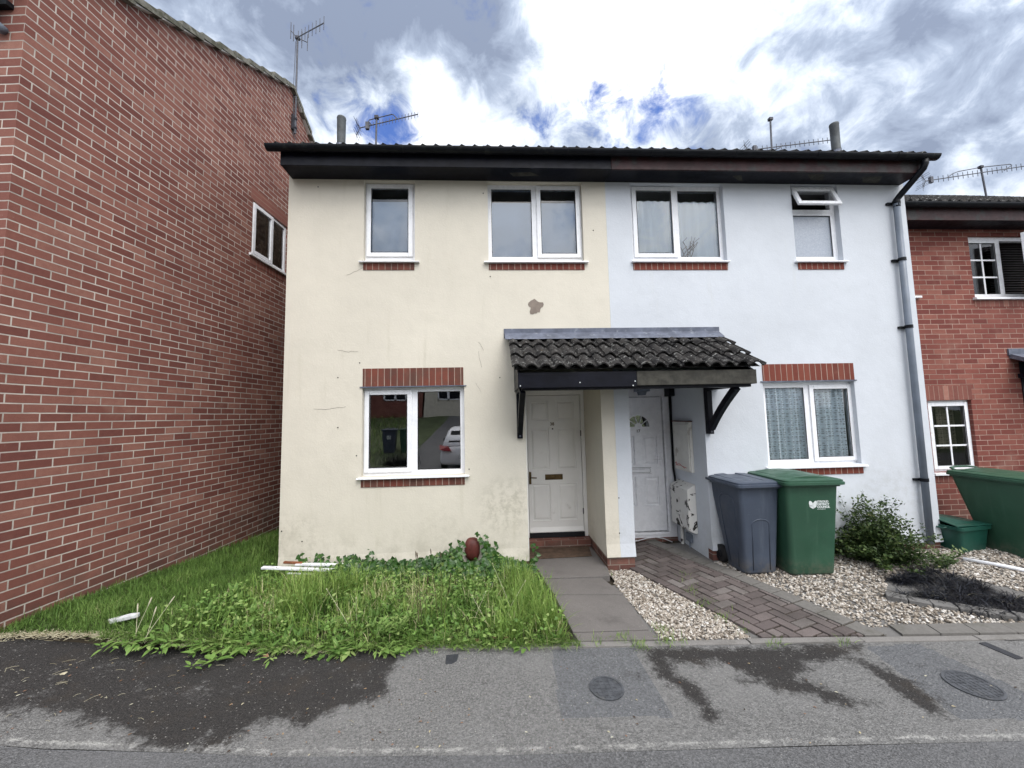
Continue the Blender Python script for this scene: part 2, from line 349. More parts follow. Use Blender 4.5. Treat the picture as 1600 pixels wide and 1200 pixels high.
M['vine']=tinted('vine_leaves',[(0,(.018,.055,.012)),(.4,(.034,.098,.017)),(.8,(.06,.14,.025)),(1,(.13,.19,.045))],.38,.2,spec=.45,nscale=50)
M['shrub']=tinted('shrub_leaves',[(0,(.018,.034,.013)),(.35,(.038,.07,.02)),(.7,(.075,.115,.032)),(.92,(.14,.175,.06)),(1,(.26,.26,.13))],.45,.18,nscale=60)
M['sprig']=tinted('pale_sprig_leaves',[(0,(.05,.09,.03)),(.6,(.11,.165,.055)),(1,(.24,.27,.14))],.5,.2,nscale=60)
M['mondo']=tinted('black_grass_blades',[(0,(.003,.003,.005)),(.55,(.007,.0075,.011)),(.85,(.016,.018,.026)),(.95,(.05,.055,.07)),(1,(.14,.13,.10))],.42,0,spec=.22,nscale=60)
M['litter']=tinted('leaf_litter',[(0,(.035,.02,.012)),(.35,(.13,.075,.04)),(.6,(.30,.16,.10)),(.85,(.42,.36,.22)),(1,(.5,.5,.42))],.8,nscale=60)
M['straw']=tinted('dry_straw',[(0,(.34,.29,.18)),(1,(.66,.62,.46))],.8,nscale=60)
M['twig']=simple('brown_twig',(.06,.04,.025),.85,.3,20)
M['bark']=simple('tree_bark',(.07,.055,.04),.9,.3,8,.5,30)
M['soil']=simple('garden_soil',(.035,.027,.018),.95,.4,9,.8,80)
M['greenbin']=simple('green_bin_plastic',(.026,.078,.047),.42,.10,2.5,.10,300,spec=.4,dirt=(.04,.10,.065),dscale=5,dlo=.55,dhi=.8)
M['greybin']=simple('slate_bin_plastic',(.052,.064,.090),.42,.10,2.5,.10,300,spec=.45,dirt=(.09,.11,.14),dscale=5,dlo=.55,dhi=.8)
M['darkgreen']=simple('dark_green_plastic',(.010,.062,.045),.4,.1,4,spec=.45)
M['rubber']=simple('black_rubber',(.012,.012,.013),.6)
M['whiteprint']=simple('white_print',(.68,.72,.72),.5,.05,30)
M['blackprint']=simple('black_print',(.05,.045,.04),.4)
M['whitepipe']=simple('white_plastic_pipe',(.74,.75,.78),.4,.05,6,dirt=(.4,.38,.33),dscale=12,dlo=.6,dhi=.75)
M['rustpipe']=simple('brown_plastic_strip',(.21,.075,.035),.6,.3,10)
M['slab']=simple('broken_plaster_slab',(.52,.53,.54),.8,.2,20,.4,90,dirt=(.25,.25,.2),dscale=14)
M['iron']=simple('cast_iron_cover',(.085,.09,.10),.55,.25,20,.4,120,metal=.3,dirt=(.14,.14,.14),dscale=16)
M['patchtar']=simple('fresh_tar',(.035,.037,.043),.6,.2,20,.5,200)
M['bareplaster']=simple('bare_grey_plaster',(.235,.195,.165),.95,.12,12,.4,90)
M['crack']=simple('hairline_crack',(.16,.14,.12),.95)
M['red']=simple('red_scrawl',(.42,.05,.05),.7)
M['verge']=simple('mossy_verge_mortar',(.17,.165,.14),.9,.3,8,.5,60,dirt=(.07,.07,.045),dscale=10,dlo=.45,dhi=.6)
def flaky():
    k=NT('flaking_white_paint'); p=k.geo(); m=k.step(k.noise(p,7,7,.62,.6),.565,.58)
    c=k.mix(m,(.66,.65,.62),(.03,.026,.022)); c=k.mix(k.step(k.noise(p,5,5),.6,.8,0,.5),c,(.35,.30,.24))
    k.bsdf(c,.6,k.bump(m,-.5,.003),.3); return k.done()
M['flaky']=flaky()
def binplastic(name,col,pale):
    k=NT(name); p=k.n('TexCoord').outputs['Object']; c=k.mix(k.step(k.noise(p,2.2,5,.6),.35,.7),mul(col,.88),mul(col,1.12))
    st=k.n('VectorMath',{'operation':'MULTIPLY'},i0=p,i1=(14,14,1.2)).outputs[0]; c=k.mix(k.step(k.noise(st,1,6,.65),.52,.75,0,.35),c,pale)
    sc=k.n('VectorMath',{'operation':'MULTIPLY'},i0=p,i1=(6,6,60)).outputs[0]; c=k.mix(k.math('MULTIPLY',k.step(k.noise(sc,1,4,.7),.66,.74),.28),c,mul(pale,1.5))
    z=k.n('SeparateXYZ',None,Vector=p).outputs[2]; c=k.mix(k.math('MULTIPLY',k.math('MULTIPLY',k.step(z,.22,.0),k.step(k.noise(p,9,7,.75),.42,.62)),.6),c,(.15,.13,.10))
    k.bsdf(c,k.step(k.noise(p,8,5),.3,.7,.34,.55),k.bump(k.noise(p,300,3),.12,.003),.4); return k.done()
M['greenbin']=binplastic('green_bin_plastic',(.026,.078,.047),(.06,.125,.085)); M['greybin']=binplastic('slate_bin_plastic',(.052,.066,.095),(.11,.13,.16))
M['bank']=simple('grassy_bank',(.075,.095,.045),.95,.35,3,.5,30); M['opp']=simple('cream_render_opposite',(.6,.56,.47),.9)
M['stonedash']=simple('brown_pebbledash',(.30,.255,.19),.95,.45,14,.6,60,dirt=(.12,.10,.08),dscale=10,dlo=.45,dhi=.62)

# ------------------------------------------------------------------ windows, doors, houses
def ringframe(mb, x0,x1,z0,z1,w,y0,y1):
    mb.box(x0,x0+w,y0,y1,z0,z1); mb.box(x1-w,x1,y0,y1,z0,z1); mb.box(x0+w,x1-w,y0,y1,z1-w,z1); mb.box(x0+w,x1-w,y0,y1,z0,z0+w)
def window(house, x0,x1,z0,z1, y, lights, sill=None, glass='glass', frosted=(), bars=None, vent=None):
    """lights: (gx0,gx1,gz0,gz1,kind); frame fills x0..x1,z0..z1 with its face at y"""
    fr=MB(); holes=[]
    for g in lights:
        o=.034 if g[4]=='sash' else 0
        holes.append((g[0]-o,g[1]+o,g[2]-o,g[3]+o))
    if vent: holes.append(vent)
    fr.panel(x0,x1,z0,z1,y,holes,.06)
    w=fr.build('window',M['upvc'],house,bevel=.003)
    for i,g in enumerate(lights):
        if g[4]=='sash':
            s=MB(); ringframe(s,g[0]-.058,g[1]+.058,g[2]-.058,g[3]+.058,.058,y-.017,y-.001); s.build('sash',M['upvc'],w,bevel=.005)
            s=MB(); ringframe(s,g[0]-.004,g[1]+.004,g[2]-.004,g[3]+.004,.006,y-.0185,y-.012); s.build('gasket',M['rubber'],w)
            yy=y+.004
        else:
            s=MB(); ringframe(s,g[0]-.002,g[1]+.002,g[2]-.002,g[3]+.002,.007,y+.006,y+.012); s.build('gasket',M['rubber'],w); yy=y+.02
        p=MB().quad((g[0]-.02,yy,g[2]-.02),(g[1]+.02,yy,g[2]-.02),(g[1]+.02,yy,g[3]+.02),(g[0]-.02,yy,g[3]+.02))
        p.build('pane',M['frosted' if i in frosted else glass],w)
        if bars and g[4] in bars:
            nx,nz=bars[g[4]]; b=MB(); t=.012
            for k in range(1,nx):
                xx=g[0]+(g[1]-g[0])*k/nx; b.box(xx-t,xx+t,yy-.008,yy-.002,g[2],g[3])
            for k in range(1,nz):
                zz=g[2]+(g[3]-g[2])*k/nz; b.box(g[0],g[1],yy-.0075,yy-.0025,zz-t,zz+t)
            b.build('glazing_bar',M['upvc'],w)
    if sill:
        a,b,c,d,pr=sill; s=MB(); s.prism([(a,y+.02,d-.004),(a,-pr,d-.016),(a,-pr,c),(a,y+.02,c)],(b-a,0,0)); s.build('sill',M['upvc'],w,bevel=.004)
    return w
def soldiers(house,name,x0,x1,z0,z1,y=.004,mat='soldier'):
    b=MB(); b.box(x0,x1,y-.012,y+.09,z0,z1); return b.build(name,M[mat],house,uvrot=True,bevel=.002)
def curtain(house,x0,x1,z0,z1,y,mat,folds=7,amp=.025,name='curtain'):
    m=MB(); m.custom=True; n=folds*10; ph=random.random()*6
    for i in range(n):
        xs=[x0+(x1-x0)*(i+j)/n for j in (0,1)]
        ys=[y+amp*(math.sin(2*math.pi*folds*(i+j)/n+ph)+.5*math.sin(2*math.pi*folds*.43*(i+j)/n+2*ph)) for j in (0,1)]
        m.quad((xs[0],ys[0],z0),(xs[1],ys[1],z0),(xs[1],ys[1],z1),(xs[0],ys[0],z1))
        m.uv += [(xs[0]*1.25,z0),(xs[1]*1.25,z0),(xs[1]*1.25,z1),(xs[0]*1.25,z1)]
    return m.build(name,M[mat],house,smooth=True)
def roof_slab(house, x0,x1, y0,z0, y1,z1, y2, z2, name='roof', pitch_rolls=.15, amp=.018, mat='tile'):
    """pantiled front slope (with rolls and stepped courses) and a plain rear slope"""
    m=MB(); L=math.hypot(y1-y0,z1-z0); nc=max(1,round(L/.3)); ny=(y1-y0)/nc; nz=(z1-z0)/nc
    per=6; n=int((x1-x0)/pitch_rolls*per); lift=.018
    def prof(i): t=(i%per)/per; return amp*(math.sin(2*math.pi*t)+.35*math.sin(4*math.pi*t))
    nx_,nz_=-(z1-z0)/L,(y1-y0)/L
    for c in range(nc):
        b=len(m.v)
        for i in range(n+1):
            x=x0+(x1-x0)*i/n; h=prof(i)
            for (q,l) in ((c,lift),(c+1.06,0)):
                y=y0+ny*q; z=z0+nz*q; m.v.append((x,y+nx_*(h+l),z+nz_*(h+l)))
            y=y0+ny*c; z=z0+nz*c; m.v.append((x,y+nx_*(h+lift-.022),z+nz_*(h+lift-.022)))
        for i in range(n):
            a=b+i*3; m.f.append((a,a+3,a+4,a+1)); m.f.append((a+2,a+5,a+3,a))
    m.quad((x0,y0,z0-.02),(x1,y0,z0-.02),(x1,y1,z1-.02),(x0,y1,z1-.02)); m.quad((x0,y1,z1-.01),(x1,y1,z1-.01),(x1,y2,z2),(x0,y2,z2))
    return m.build(name,M[mat],house)
def halfgutter(house,x0,x1,y,z,r,mat='blackplastic'):
    m=MB(); k=10; ring=lambda x,rr,rev:[(x,y+rr*math.cos(t),z+rr*math.sin(t)) for t in [math.pi+math.pi*j/k for j in range(k+1)]]
    pts=[(0,y-r,z+.004)]+[(0,)+p[1:] for p in ring(0,r,0)]+[(0,)+p[1:] for p in reversed(ring(0,r-.006,0))]
    m.rings([[(x0,p[1],p[2]) for p in pts[1:]],[(x1,p[1],p[2]) for p in pts[1:]]])
    return m.build('gutter',M[mat],house)
def gutter_joint(house,x,y,z,r):
    m=MB(); k=10; f=lambda rr:[(y+rr*math.cos(math.pi+math.pi*j/k),z+rr*math.sin(math.pi+math.pi*j/k)) for j in range(k+1)]
    pts=f(r)+list(reversed(f(r-.01))); m.rings([[(x-.04,*p) for p in pts],[(x+.04,*p) for p in pts]]); return m.build('gutter_joint',M['blackplastic'],house)

SOF=4.64; PX=1.472   # soffit height, party line
cream=thing('cream_house','cream rendered terraced house with a patch of missing render and bare clear windows','house',(-2.44,0,0))
white=thing('white_house','pale blue white rendered terraced house with net curtains and grey drainpipe','house',(5.49,0,0))
class Par:   # parts are modelled in world coordinates and hung on the house's empty
    pass
def hang(o, root): o.parent=root; o.matrix_parent_inverse=Matrix.Translation(root.location).inverted(); return o
bpy.context.view_layer.update()
def part(mb,name,mat,root,**k): return hang(mb.build(name,M[mat],None,**k),root)
# parts of a house that are given world coordinates: shift them into the house's own frame
_oldbuild=MB.build
def _build(s,name,mat,parent=None,**k):
    o=_oldbuild(s,name,mat,parent,**k)
    if parent is not None and parent.parent is None and parent.get('world'): o.matrix_parent_inverse=parent['_m'] if False else Matrix.Translation(parent.location).inverted()
    return o
MB.build=_build
cream['world']=1; white['world']=1

W1=(-1.537,-.921,3.606,4.63); W2=(-.021,1.170,3.606,4.63); W5=(-1.533,-.337,1.03,2.062)
W3=(1.794,3.015,3.612,4.63); W4=(3.93,4.566,3.612,4.63); W6=(3.356,4.552,1.02,2.046)
ZB=.02; DO=2.06
m=MB()
m.panel(-2.44,1.31,ZB,4.75,0,[W1,W2,W5,(.395,1.31,ZB,DO)],.10)
m.box(1.31,PX,0,.10,DO,4.75)
m.box(1.31,PX,0.0,.96,ZB,DO-.002)                       # cream half of the wall between the doors
m.box(.30,.395,.10,.96,-.15,DO)
m.box(.2,1.31,.965,1.05,-.15,2.6); m.box(.3,PX,.10,.96,DO,DO+.05)
m.box(-2.438,-2.34,.10,7,ZB,4.75); m.box(-2.34,PX,6.9,7,ZB,4.75); m.box(PX-.05,PX,.10,6.9,DO+.06,4.75); m.box(PX-.05,PX,.965,6.9,-.1,DO+.06)
gab=MB()
for x in (-2.441,-2.345): gab.poly([(x,.10,-.1),(x,7,-.1),(x,7,4.86),(x,3.5,7.14),(x,-.0,4.86),(x,.10,4.6)])
gab.build('gable_wall',M['stonedash'],cream)
# flared drip at the foot of the render
for a,b in ((-2.44,.395),(1.31,PX)): m.prism([(a,.002,ZB+.16),(a,-.018,ZB),(a,.002,ZB)],(b-a,0,0))
m.build('wall',M['cream'],cream)
m=MB(); m.box(-2.43,.39,.012,.11,-.4,ZB); m.box(1.318,PX,.012,.955,-.4,ZB); m.box(-2.43,-2.35,.11,6.99,-.4,ZB); m.build('plinth',M['plinth'],cream)
m=MB(); m.box(-2.33,PX-.06,.12,6.88,2.35,2.5); m.build('upper_floor',M['interior'],cream)
m=MB(); m.box(-2.33,PX-.06,.12,6.88,SOF+.02,SOF+.06); m.build('ceiling',M['interior'],cream)
m=MB(); m.box(-2.33,.29,2.9,3.0,ZB,2.34); m.box(-2.33,PX-.06,3.2,3.3,2.51,SOF+.01); m.build('inner_wall',M['interior'],cream)
m=MB(); m.box(-2.33,.28,.12,6.88,ZB-.1,ZB+.02); m.build('ground_floor',M['carpet'],cream)
window(cream,*W1,.07,[(-1.463,-1.015,3.741,4.555,'sash')],(-1.582,-.862,3.578,3.606,.045))
window(cream,*W2,.07,[(.023,.535,3.686,4.575,'fixed'),(.654,1.095,3.728,4.555,'sash')],(-.079,1.218,3.572,3.606,.045))
window(cream,*W5,.07,[(-1.464,-1.024,1.121,1.977,'sash'),(-.902,-.392,1.083,2.010,'fixed')],(-1.581,-.287,1.0,1.032,.045),glass='glassdark')
for r in ((-1.537,-.925,3.49,3.578),(-.018,1.172,3.49,3.572),(-1.536,-.341,.907,1.0)): soldiers(cream,'brick_sill_course',*r)
soldiers(cream,'brick_lintel',-1.527,-.345,2.075,2.29)
m=MB(); m.box(-1.56,-.31,-.012,.05,2.062,2.075); m.build('lintel_strip',M['lead'],cream)
for a,b in ((-1.52,-.93),(0,1.16)): MB().quad((a,.13,3.62),(b,.13,3.62),(b,.13,4.43),(a,.13,4.43)).build('blind',M['blind'],cream)
# patch of missing render, screw holes and hairline cracks
pts=[]; 
for j in range(26):
    t=2*math.pi*j/26; r=.088*(1+.16*math.sin(3*t+1)+.13*math.sin(5*t)+random.uniform(-.08,.08)); pts.append((.543+r*math.cos(t),-.0025,3.03+r*1.02*math.sin(t)))
m=MB(); m.poly(pts); m.build('bare_patch',M['bareplaster'],cream)
for (a,b,n) in (((490,640),(540,636),8),((528,548),(560,550),6),((541,430),(570,418),5),((748,535),(756,548),3),((744,598),(752,612),3),((748,550),(752,575),3)):
    A=at_y(*a,-.0015); B=at_y(*b,-.0015); q=[A.lerp(B,i/n)+Vector((random.uniform(-.006,.006),0,random.uniform(-.012,.012))) for i in range(n+1)]; MB().tube(q,.0012,5).build('crack',M['crack'],cream)
for px in ((528,590),(528,668),(781,590),(557,712),(733,733),(562,567),(472,846),(766,432),(927,360),(967,778),(968,833),(440,830),(497,292),(755,302)):
    A=at_y(*px,-.001); MB().tube([(A.x,.02,A.z),(A.x,-.0035,A.z)],.0075,8).build('screw_hole',M['rubber'],cream)
# terracotta-red vent guard low on the wall
m=MB(); A=at_y(738,858,-.02)
rg=[]
for (s,d) in ((1,0),(1,-.02),(.96,-.045),(.8,-.068),(.5,-.082),(.1,-.088)):
    rg.append([(A.x+.088*s*math.copysign(abs(math.cos(t))**.75,math.cos(t)),d+.004,A.z+.128*s*math.copysign(abs(math.sin(t))**.8,math.sin(t))) for t in [2*math.pi*j/28 for j in range(28)]])
m.rings([list(reversed(r)) for r in rg]); v=m.build('vent_guard',M['rustred'],cream,smooth=True)
# eaves of both houses
def eaves(root,x0,x1,gx0,gx1,fm,sm):
    m=MB(); m.box(x0,x1,-.275,-.25,SOF-.008,4.825); m.build('fascia',M[fm],root,bevel=.003)
    m=MB(); m.box(x0,x1,-.25,.0,SOF,SOF+.02); m.build('soffit',M[sm],root)
    halfgutter(root,gx0,gx1,-.336,4.815,.055)
    for i in range(4): gutter_joint(root,gx0+(gx1-gx0)*(i+.5)/4,-.336,4.816,.060)
    roof_slab(root,x0-.05 if root is cream else x0,x1+(.05 if root is white else 0),-.325,4.838,3.5,7.13,7.3,4.86)
eaves(cream,-2.40,PX-.002,-2.52,PX,'black','black'); eaves(white,PX+.002,5.44,PX,5.575,'maroon','black')
m=MB(); m.box(-2.40,-2.375,-.25,.9,SOF+.02,4.82); m.build('box_end',M['black'],cream)
m=MB(); m.box(5.415,5.44,-.25,.9,SOF+.02,4.82); m.build('box_end',M['maroon'],white)
for a,b,c,d in ((3.05,3.25,-.16,-.07),(4.0,4.3,-.2,-.1),(4.75,5.1,-.17,-.05)): MB().poly([(a,c,SOF-.0015),(a+.13,d,SOF-.0015),(b,d+.01,SOF-.0015),(b-.1,c-.02,SOF-.0015)]).build('peeled_paint',M['greywood'],white)
m=MB(); m.poly([(.25,-.17,SOF-.0015),(.5,-.19,SOF-.0015),(.62,-.12,SOF-.0015),(.3,-.1,SOF-.0015)]); m.build('peeled_paint',M['greywood'],cream)
def flue(root,px,py0,py1,r=.066):
    a=at_y(px,py0,1.2); b=at_y(px,py1,1.2); m=MB(); z0=a.z-.35
    m.tube([(a.x,1.2,z0),(a.x,1.2,a.z-.01),(a.x,1.2,a.z+.03),(a.x,1.2,a.z+.06),(a.x,1.2,b.z-.04),(a.x,1.2,b.z-.02),(a.x,1.2,b.z),(a.x,1.2,b.z+.03)],[r*.9,r*.9,r*1.1,r*.95,r,r*1.06,r,r*.25],16)
    f=m.build('flue_pipe',M['flue'],root,smooth=True)
    m=MB(); m.tube([(a.x,1.2,a.z-.03),(a.x,1.2,a.z+.022)],[r*1.16,r*1.06],16); m.build('collar',M['lead'],f)
flue(cream,533,229,184); flue(white,1307,238,194)

# ---- white house
m=MB()
m.panel(1.655,5.49,ZB+.03,4.75,0,[W3,W4,W6,(1.655,2.585,ZB+.03,DO)],.10)
m.box(PX+.001,1.655,0,.10,DO,4.75); m.box(PX+.001,1.655,0.0,.96,ZB,DO-.002)
m.box(2.585,2.68,.10,.96,-.15,DO); m.box(1.655,2.8,.965,1.05,-.15,2.6); m.box(PX+.01,2.68,.10,.96,DO,DO+.05)
m.box(5.39,5.49,.10,7,ZB,4.75); m.box(PX,5.39,6.9,7,ZB,4.75)
for x in (5.489,5.40): m.poly([(x,.0,4.7),(x,7,4.7),(x,7,4.86),(x,3.5,7.14),(x,0,4.86)])
for a,b,z in ((PX+.001,1.655,ZB),(2.585,5.49,ZB+.03)): m.prism([(a,.002,z+.16),(a,-.02,z),(a,.002,z)],(b-a,0,0))
m.build('wall',M['white'],white)
m=MB(); m.box(PX,1.647,.012,.955,-.4,ZB); m.box(2.593,5.48,.012,.11,-.4,ZB+.03); m.box(2.593,2.68,.11,.95,-.4,ZB+.03); m.box(5.4,5.48,.11,6.99,-.4,ZB); m.build('plinth',M['plinth'],white)
m=MB(); m.box(PX+.01,5.38,.12,6.88,2.35,2.5); m.build('upper_floor',M['interior'],white)
m=MB(); m.box(PX+.01,5.38,.12,6.88,SOF+.02,SOF+.06); m.build('ceiling',M['interior'],white)
m=MB(); m.box(2.7,5.38,2.4,2.5,ZB,2.34); m.box(PX+.01,5.38,2.4,2.5,2.51,SOF+.01); m.build('inner_wall',M['interior'],white)
m=MB(); m.box(2.7,5.38,.12,6.88,ZB-.1,ZB+.02); m.build('ground_floor',M['carpet'],white)
window(white,*W3,.07,[(1.894,2.350,3.734,4.56,'sash'),(2.445,2.970,3.687,4.575,'fixed')],(1.765,3.03,3.578,3.612,.045))
w4=window(white,*W4,.07,[(3.99,4.505,3.69,4.252,'fixed')],(3.90,4.60,3.578,3.612,.045),frosted=(0,),vent=(3.985,4.51,4.33,4.575))
# top-hung vent propped open
m=MB(); ringframe(m,-.29,.29,-.31,0,.052,-.025,.005); vs=m.build('vent_sash',M['upvc'],w4,bevel=.004); vs.matrix_parent_inverse=Matrix.Identity(4)
vs.location=Vector((4.235,.035,4.60)); vs.rotation_euler=(-R(22),0,0)
m=MB().quad((4.235-.24,0,0),(0,0,0),(0,0,0),(0,0,0)); m=MB().quad((-.245,-.008,-.265),(.245,-.008,-.265),(.245,-.008,-.045),(-.245,-.008,-.045)); p=m.build('vent_pane',M['glassdark'],w4); p.location=vs.location; p.rotation_euler=vs.rotation_euler
window(white,*W6,.07,[(3.430,3.937,1.082,1.98,'fixed'),(4.059,4.500,1.11,1.953,'sash')],(3.318,4.60,.985,1.022,.045),glass='glasssoft')
for r in ((3.942,4.558,3.49,3.578),(1.79,3.012,3.487,3.578),(3.36,4.56,.90,.985)): soldiers(white,'brick_sill_course',*r)
soldiers(white,'brick_lintel',3.362,4.556,2.062,2.274)
m=MB(); m.box(3.33,4.58,-.012,.05,2.048,2.062); m.build('lintel_strip',M['lead'],white)
curtain(white,1.83,2.4,3.62,4.46,.115,'net',6,.009); curtain(white,2.42,2.98,3.62,4.45,.115,'net',5,.010)
curtain(white,3.37,4.54,1.03,2.04,.128,'lace',13,.026)
m=MB()   # bare ornamental twigs on the upstairs window ledge
random.seed(5)
for j in range(7):
    p=Vector((2.47+.02*j,.098,3.66)); q=[p.copy()]; d=Vector((random.uniform(-.1,.75),0,1)).normalized()
    for k in range(4):
        p=p+d*.065; d=(d+Vector((random.uniform(-.5,.6),0,.1))).normalized(); q.append(p.copy())
        if k>0: m.tube([p,p+Vector((random.uniform(-.06,.08),0,.06))],.0022,4)
    m.tube(q,[.005,.0045,.0035,.003,.002],5)
m.build('dry_twigs',M['twig'],white)
# downpipe with swan neck and clips
a=Vector((5.41,-.336,4.76)); m=MB()
m.tube([a,(5.41,-.336,4.71),(5.40,-.32,4.66),(5.325,-.10,4.45),(5.302,-.062,4.40),(5.298,-.062,4.30)],.037,12); m.build('swan_neck',M['blackplastic'],white,smooth=True)
m=MB(); m.tube([(5.298,-.062,4.36),(5.285,-.062,2.3),(5.272,-.062,.05)],.036,14); dp=m.build('drainpipe',M['drain'],white,smooth=True)
for z,x in ((4.37,5.298),(3.6,5.293),(2.72,5.287),(.81,5.276)):
    m=MB(); m.tube([(x,-.062,z-.02),(x,-.062,z+.02)],.042,14); m.box(x-.085,x+.05,-.03,0,z-.014,z+.014); m.build('pipe_clip',M['blackplastic'],dp)

# ---- doors
def door(root,x0,x1,z0,z1,y,panels,mat,dep=.014,holes=()):
    m=MB(); m.panel(x0,x1,z0,z1,y,list(panels)+list(holes),dep,back=False)
    for (a,b,c,d) in panels:
        Y=y+dep; m.quad((a,Y,c),(b,Y,c),(b,Y,d),(a,Y,d)); i=.028
        m.rings([[(a+i,Y,c+i),(b-i,Y,c+i),(b-i,Y,d-i),(a+i,Y,d-i)],[(a+i+.022,Y-.011,c+i+.022),(b-i-.022,Y-.011,c+i+.022),(b-i-.022,Y-.011,d-i-.022),(a+i+.022,Y-.011,d-i-.022)]],cap0=False)
        for (p,q,r,s) in ((a,a+.012,c,d),(b-.012,b,c,d),(a+.012,b-.012,c,c+.012),(a+.012,b-.012,d-.012,d)): m.box(p,q,Y-dep-.004,Y,r,s)
    m.box(x0,x1,y+dep+.002,y+.044,z0,z1)
    return m.build('door',M[mat],root,bevel=.0025)
P1=[(.520,.805,1.605,1.905),(.893,1.178,1.605,1.905),(.520,.808,.915,1.520),(.893,1.190,.915,1.520),(.525,.805,.212,.738),(.893,1.185,.212,.738)]
d1=door(cream,.492,1.252,.065,1.975,.90,P1,'whitepaint')
m=MB(); m.box(.396,.486,.875,.962,.0,DO-.001); m.box(1.258,1.309,.875,.962,.0,DO-.001); m.box(.486,1.258,.875,.962,1.981,DO-.001); m.build('door_frame',M['whitepaint'],cream,bevel=.003)
m=MB(); m.prism([(.492,.90,.135),(.492,.868,.085),(.492,.868,.068),(.492,.90,.068)],(.76,0,0)); m.build('weatherboard',M['whitepaint'],d1,bevel=.003)
m=MB(); m.box(.486,1.258,.86,.96,.0,.062); m.build('threshold',M['darkstep'],cream)
m=MB(); m.box(.725,.975,.888,.902,.785,.86); lb=m.build('letterbox',M['brass'],d1,bevel=.003)
m=MB(); m.box(.742,.958,.884,.889,.803,.845); m.build('flap',M['brass'],d1,bevel=.002)
m=MB(); m.box(.497,.528,.892,.902,.73,.90); m.tube([(.512,.89,.825),(.512,.86,.825),(.53,.852,.825),(.60,.852,.822)],.0075,8); m.build('door_handle',M['brass'],d1)
for z in (1.39,.3): MB().box(1.248,1.266,.880,.90,z,z+.08).build('hinge',M['darkmetal'],d1)
o=text_mesh('door_number','38',.062,M['brass'],cream,(.845,.8975,1.567),(R(90),0,0),.002,bold=.001); o.matrix_parent_inverse=Matrix.Translation(cream.location).inverted()
m=MB(); m.tube([(.85,.902,1.50),(.85,.892,1.50)],.011,12); m.build('door_viewer',M['darkmetal'],d1)
m=MB(); m.box(.396,1.309,.74,.955,-.35,-.004); m.build('doorstep',M['plinth'],cream,bevel=.004)
m=MB(); m.box(.388,.398,-.001,.012,.03,2.0); m.build('timber_edge',M['dirtywhite'],cream)
# number 17: white plastic door with a sunburst fanlight
P2=[(1.83,2.045,.955,1.376),(2.152,2.376,.955,1.376),(1.83,2.045,.369,.792),(2.152,2.376,.369,.792)]
d2=door(white,1.76,2.455,.03,1.925,.905,P2,'upvc',.017)
m=MB(); m.panel(1.66,2.583,-.055,DO-.001,.875,[(1.75,2.465,.02,1.935)],.085); m.box(1.75,2.465,.86,.90,-.02,.02); m.box(2.47,2.50,.866,.874,.02,1.93); m.build('door_frame',M['upvc'],white,bevel=.004)
m=MB(); cx,cz,ro,ri=2.10,1.50,.205,.165
def arc(r,n=18): return [(cx+r*math.cos(math.pi*j/n),cz+r*math.sin(math.pi*j/n)) for j in range(n+1)]
ao,ai=arc(ro),arc(ri)
for j in range(18):
    q=[ao[j],ao[j+1],ai[j+1],ai[j]]; m.rings([[(p[0],.903,p[1]) for p in q],[(p[0],.889,p[1]) for p in q]])
m.box(cx-ro,cx+ro,.889,.903,cz-.035,cz)
for an in (36,72,108,144):
    t=R(an); m.bar((cx+.05*math.cos(t),.893,cz+.05*math.sin(t)),(cx+ri*math.cos(t),.893,cz+ri*math.sin(t)),.008,.016,up=(0,1,0))
q=arc(.055,10); m.prism([(p[0],.903,p[1]) for p in q],(0,-.014,0))
m.build('fanlight_frame',M['upvc'],d2)
m=MB(); m.poly([(p[0],.9015,p[1]) for p in arc(ri+.005)]); m.build('fanlight_glass',M['glassdark'],d2)
m=MB(); m.poly([(p[0],.9035,p[1]) for p in arc(ri+.004)]); m.build('fanlight_backing',M['darkstep'],d2)
o=text_mesh('door_number','17',.06,M['blackprint'],white,(2.098,.9,1.438),(R(90),0,0),.002,bold=.001); o.matrix_parent_inverse=Matrix.Translation(white.location).inverted()
m=MB(); ringframe(m,1.955,2.258,.833,.914,.012,.888,.904); m.box(1.973,2.240,.890,.902,.851,.896); m.build('letterbox',M['upvc'],d2)
m=MB(); m.box(1.95,2.263,.9005,.9045,.828,.919); m.build('letterbox_gap',M['rubber'],d2)  # dark plate put in as the shaded gap round the letterbox
m=MB(); m.box(2.395,2.425,.885,.905,.93,1.12); m.tube([(2.41,.893,1.05),(2.41,.862,1.05),(2.39,.856,1.05),(2.29,.856,1.052)],.009,8); m.build('door_handle',M['upvc'],d2)
m=MB(); m.tube([(2.41,.8925,.965),(2.41,.8895,.965)],.008,8); m.box(2.406,2.414,.8895,.893,.945,.965); m.build('keyhole',M['blackprint'],d2)
m=MB(); m.box(1.66,2.583,.865,.955,-.35,-.057); m.build('doorstep',M['plinth'],white)
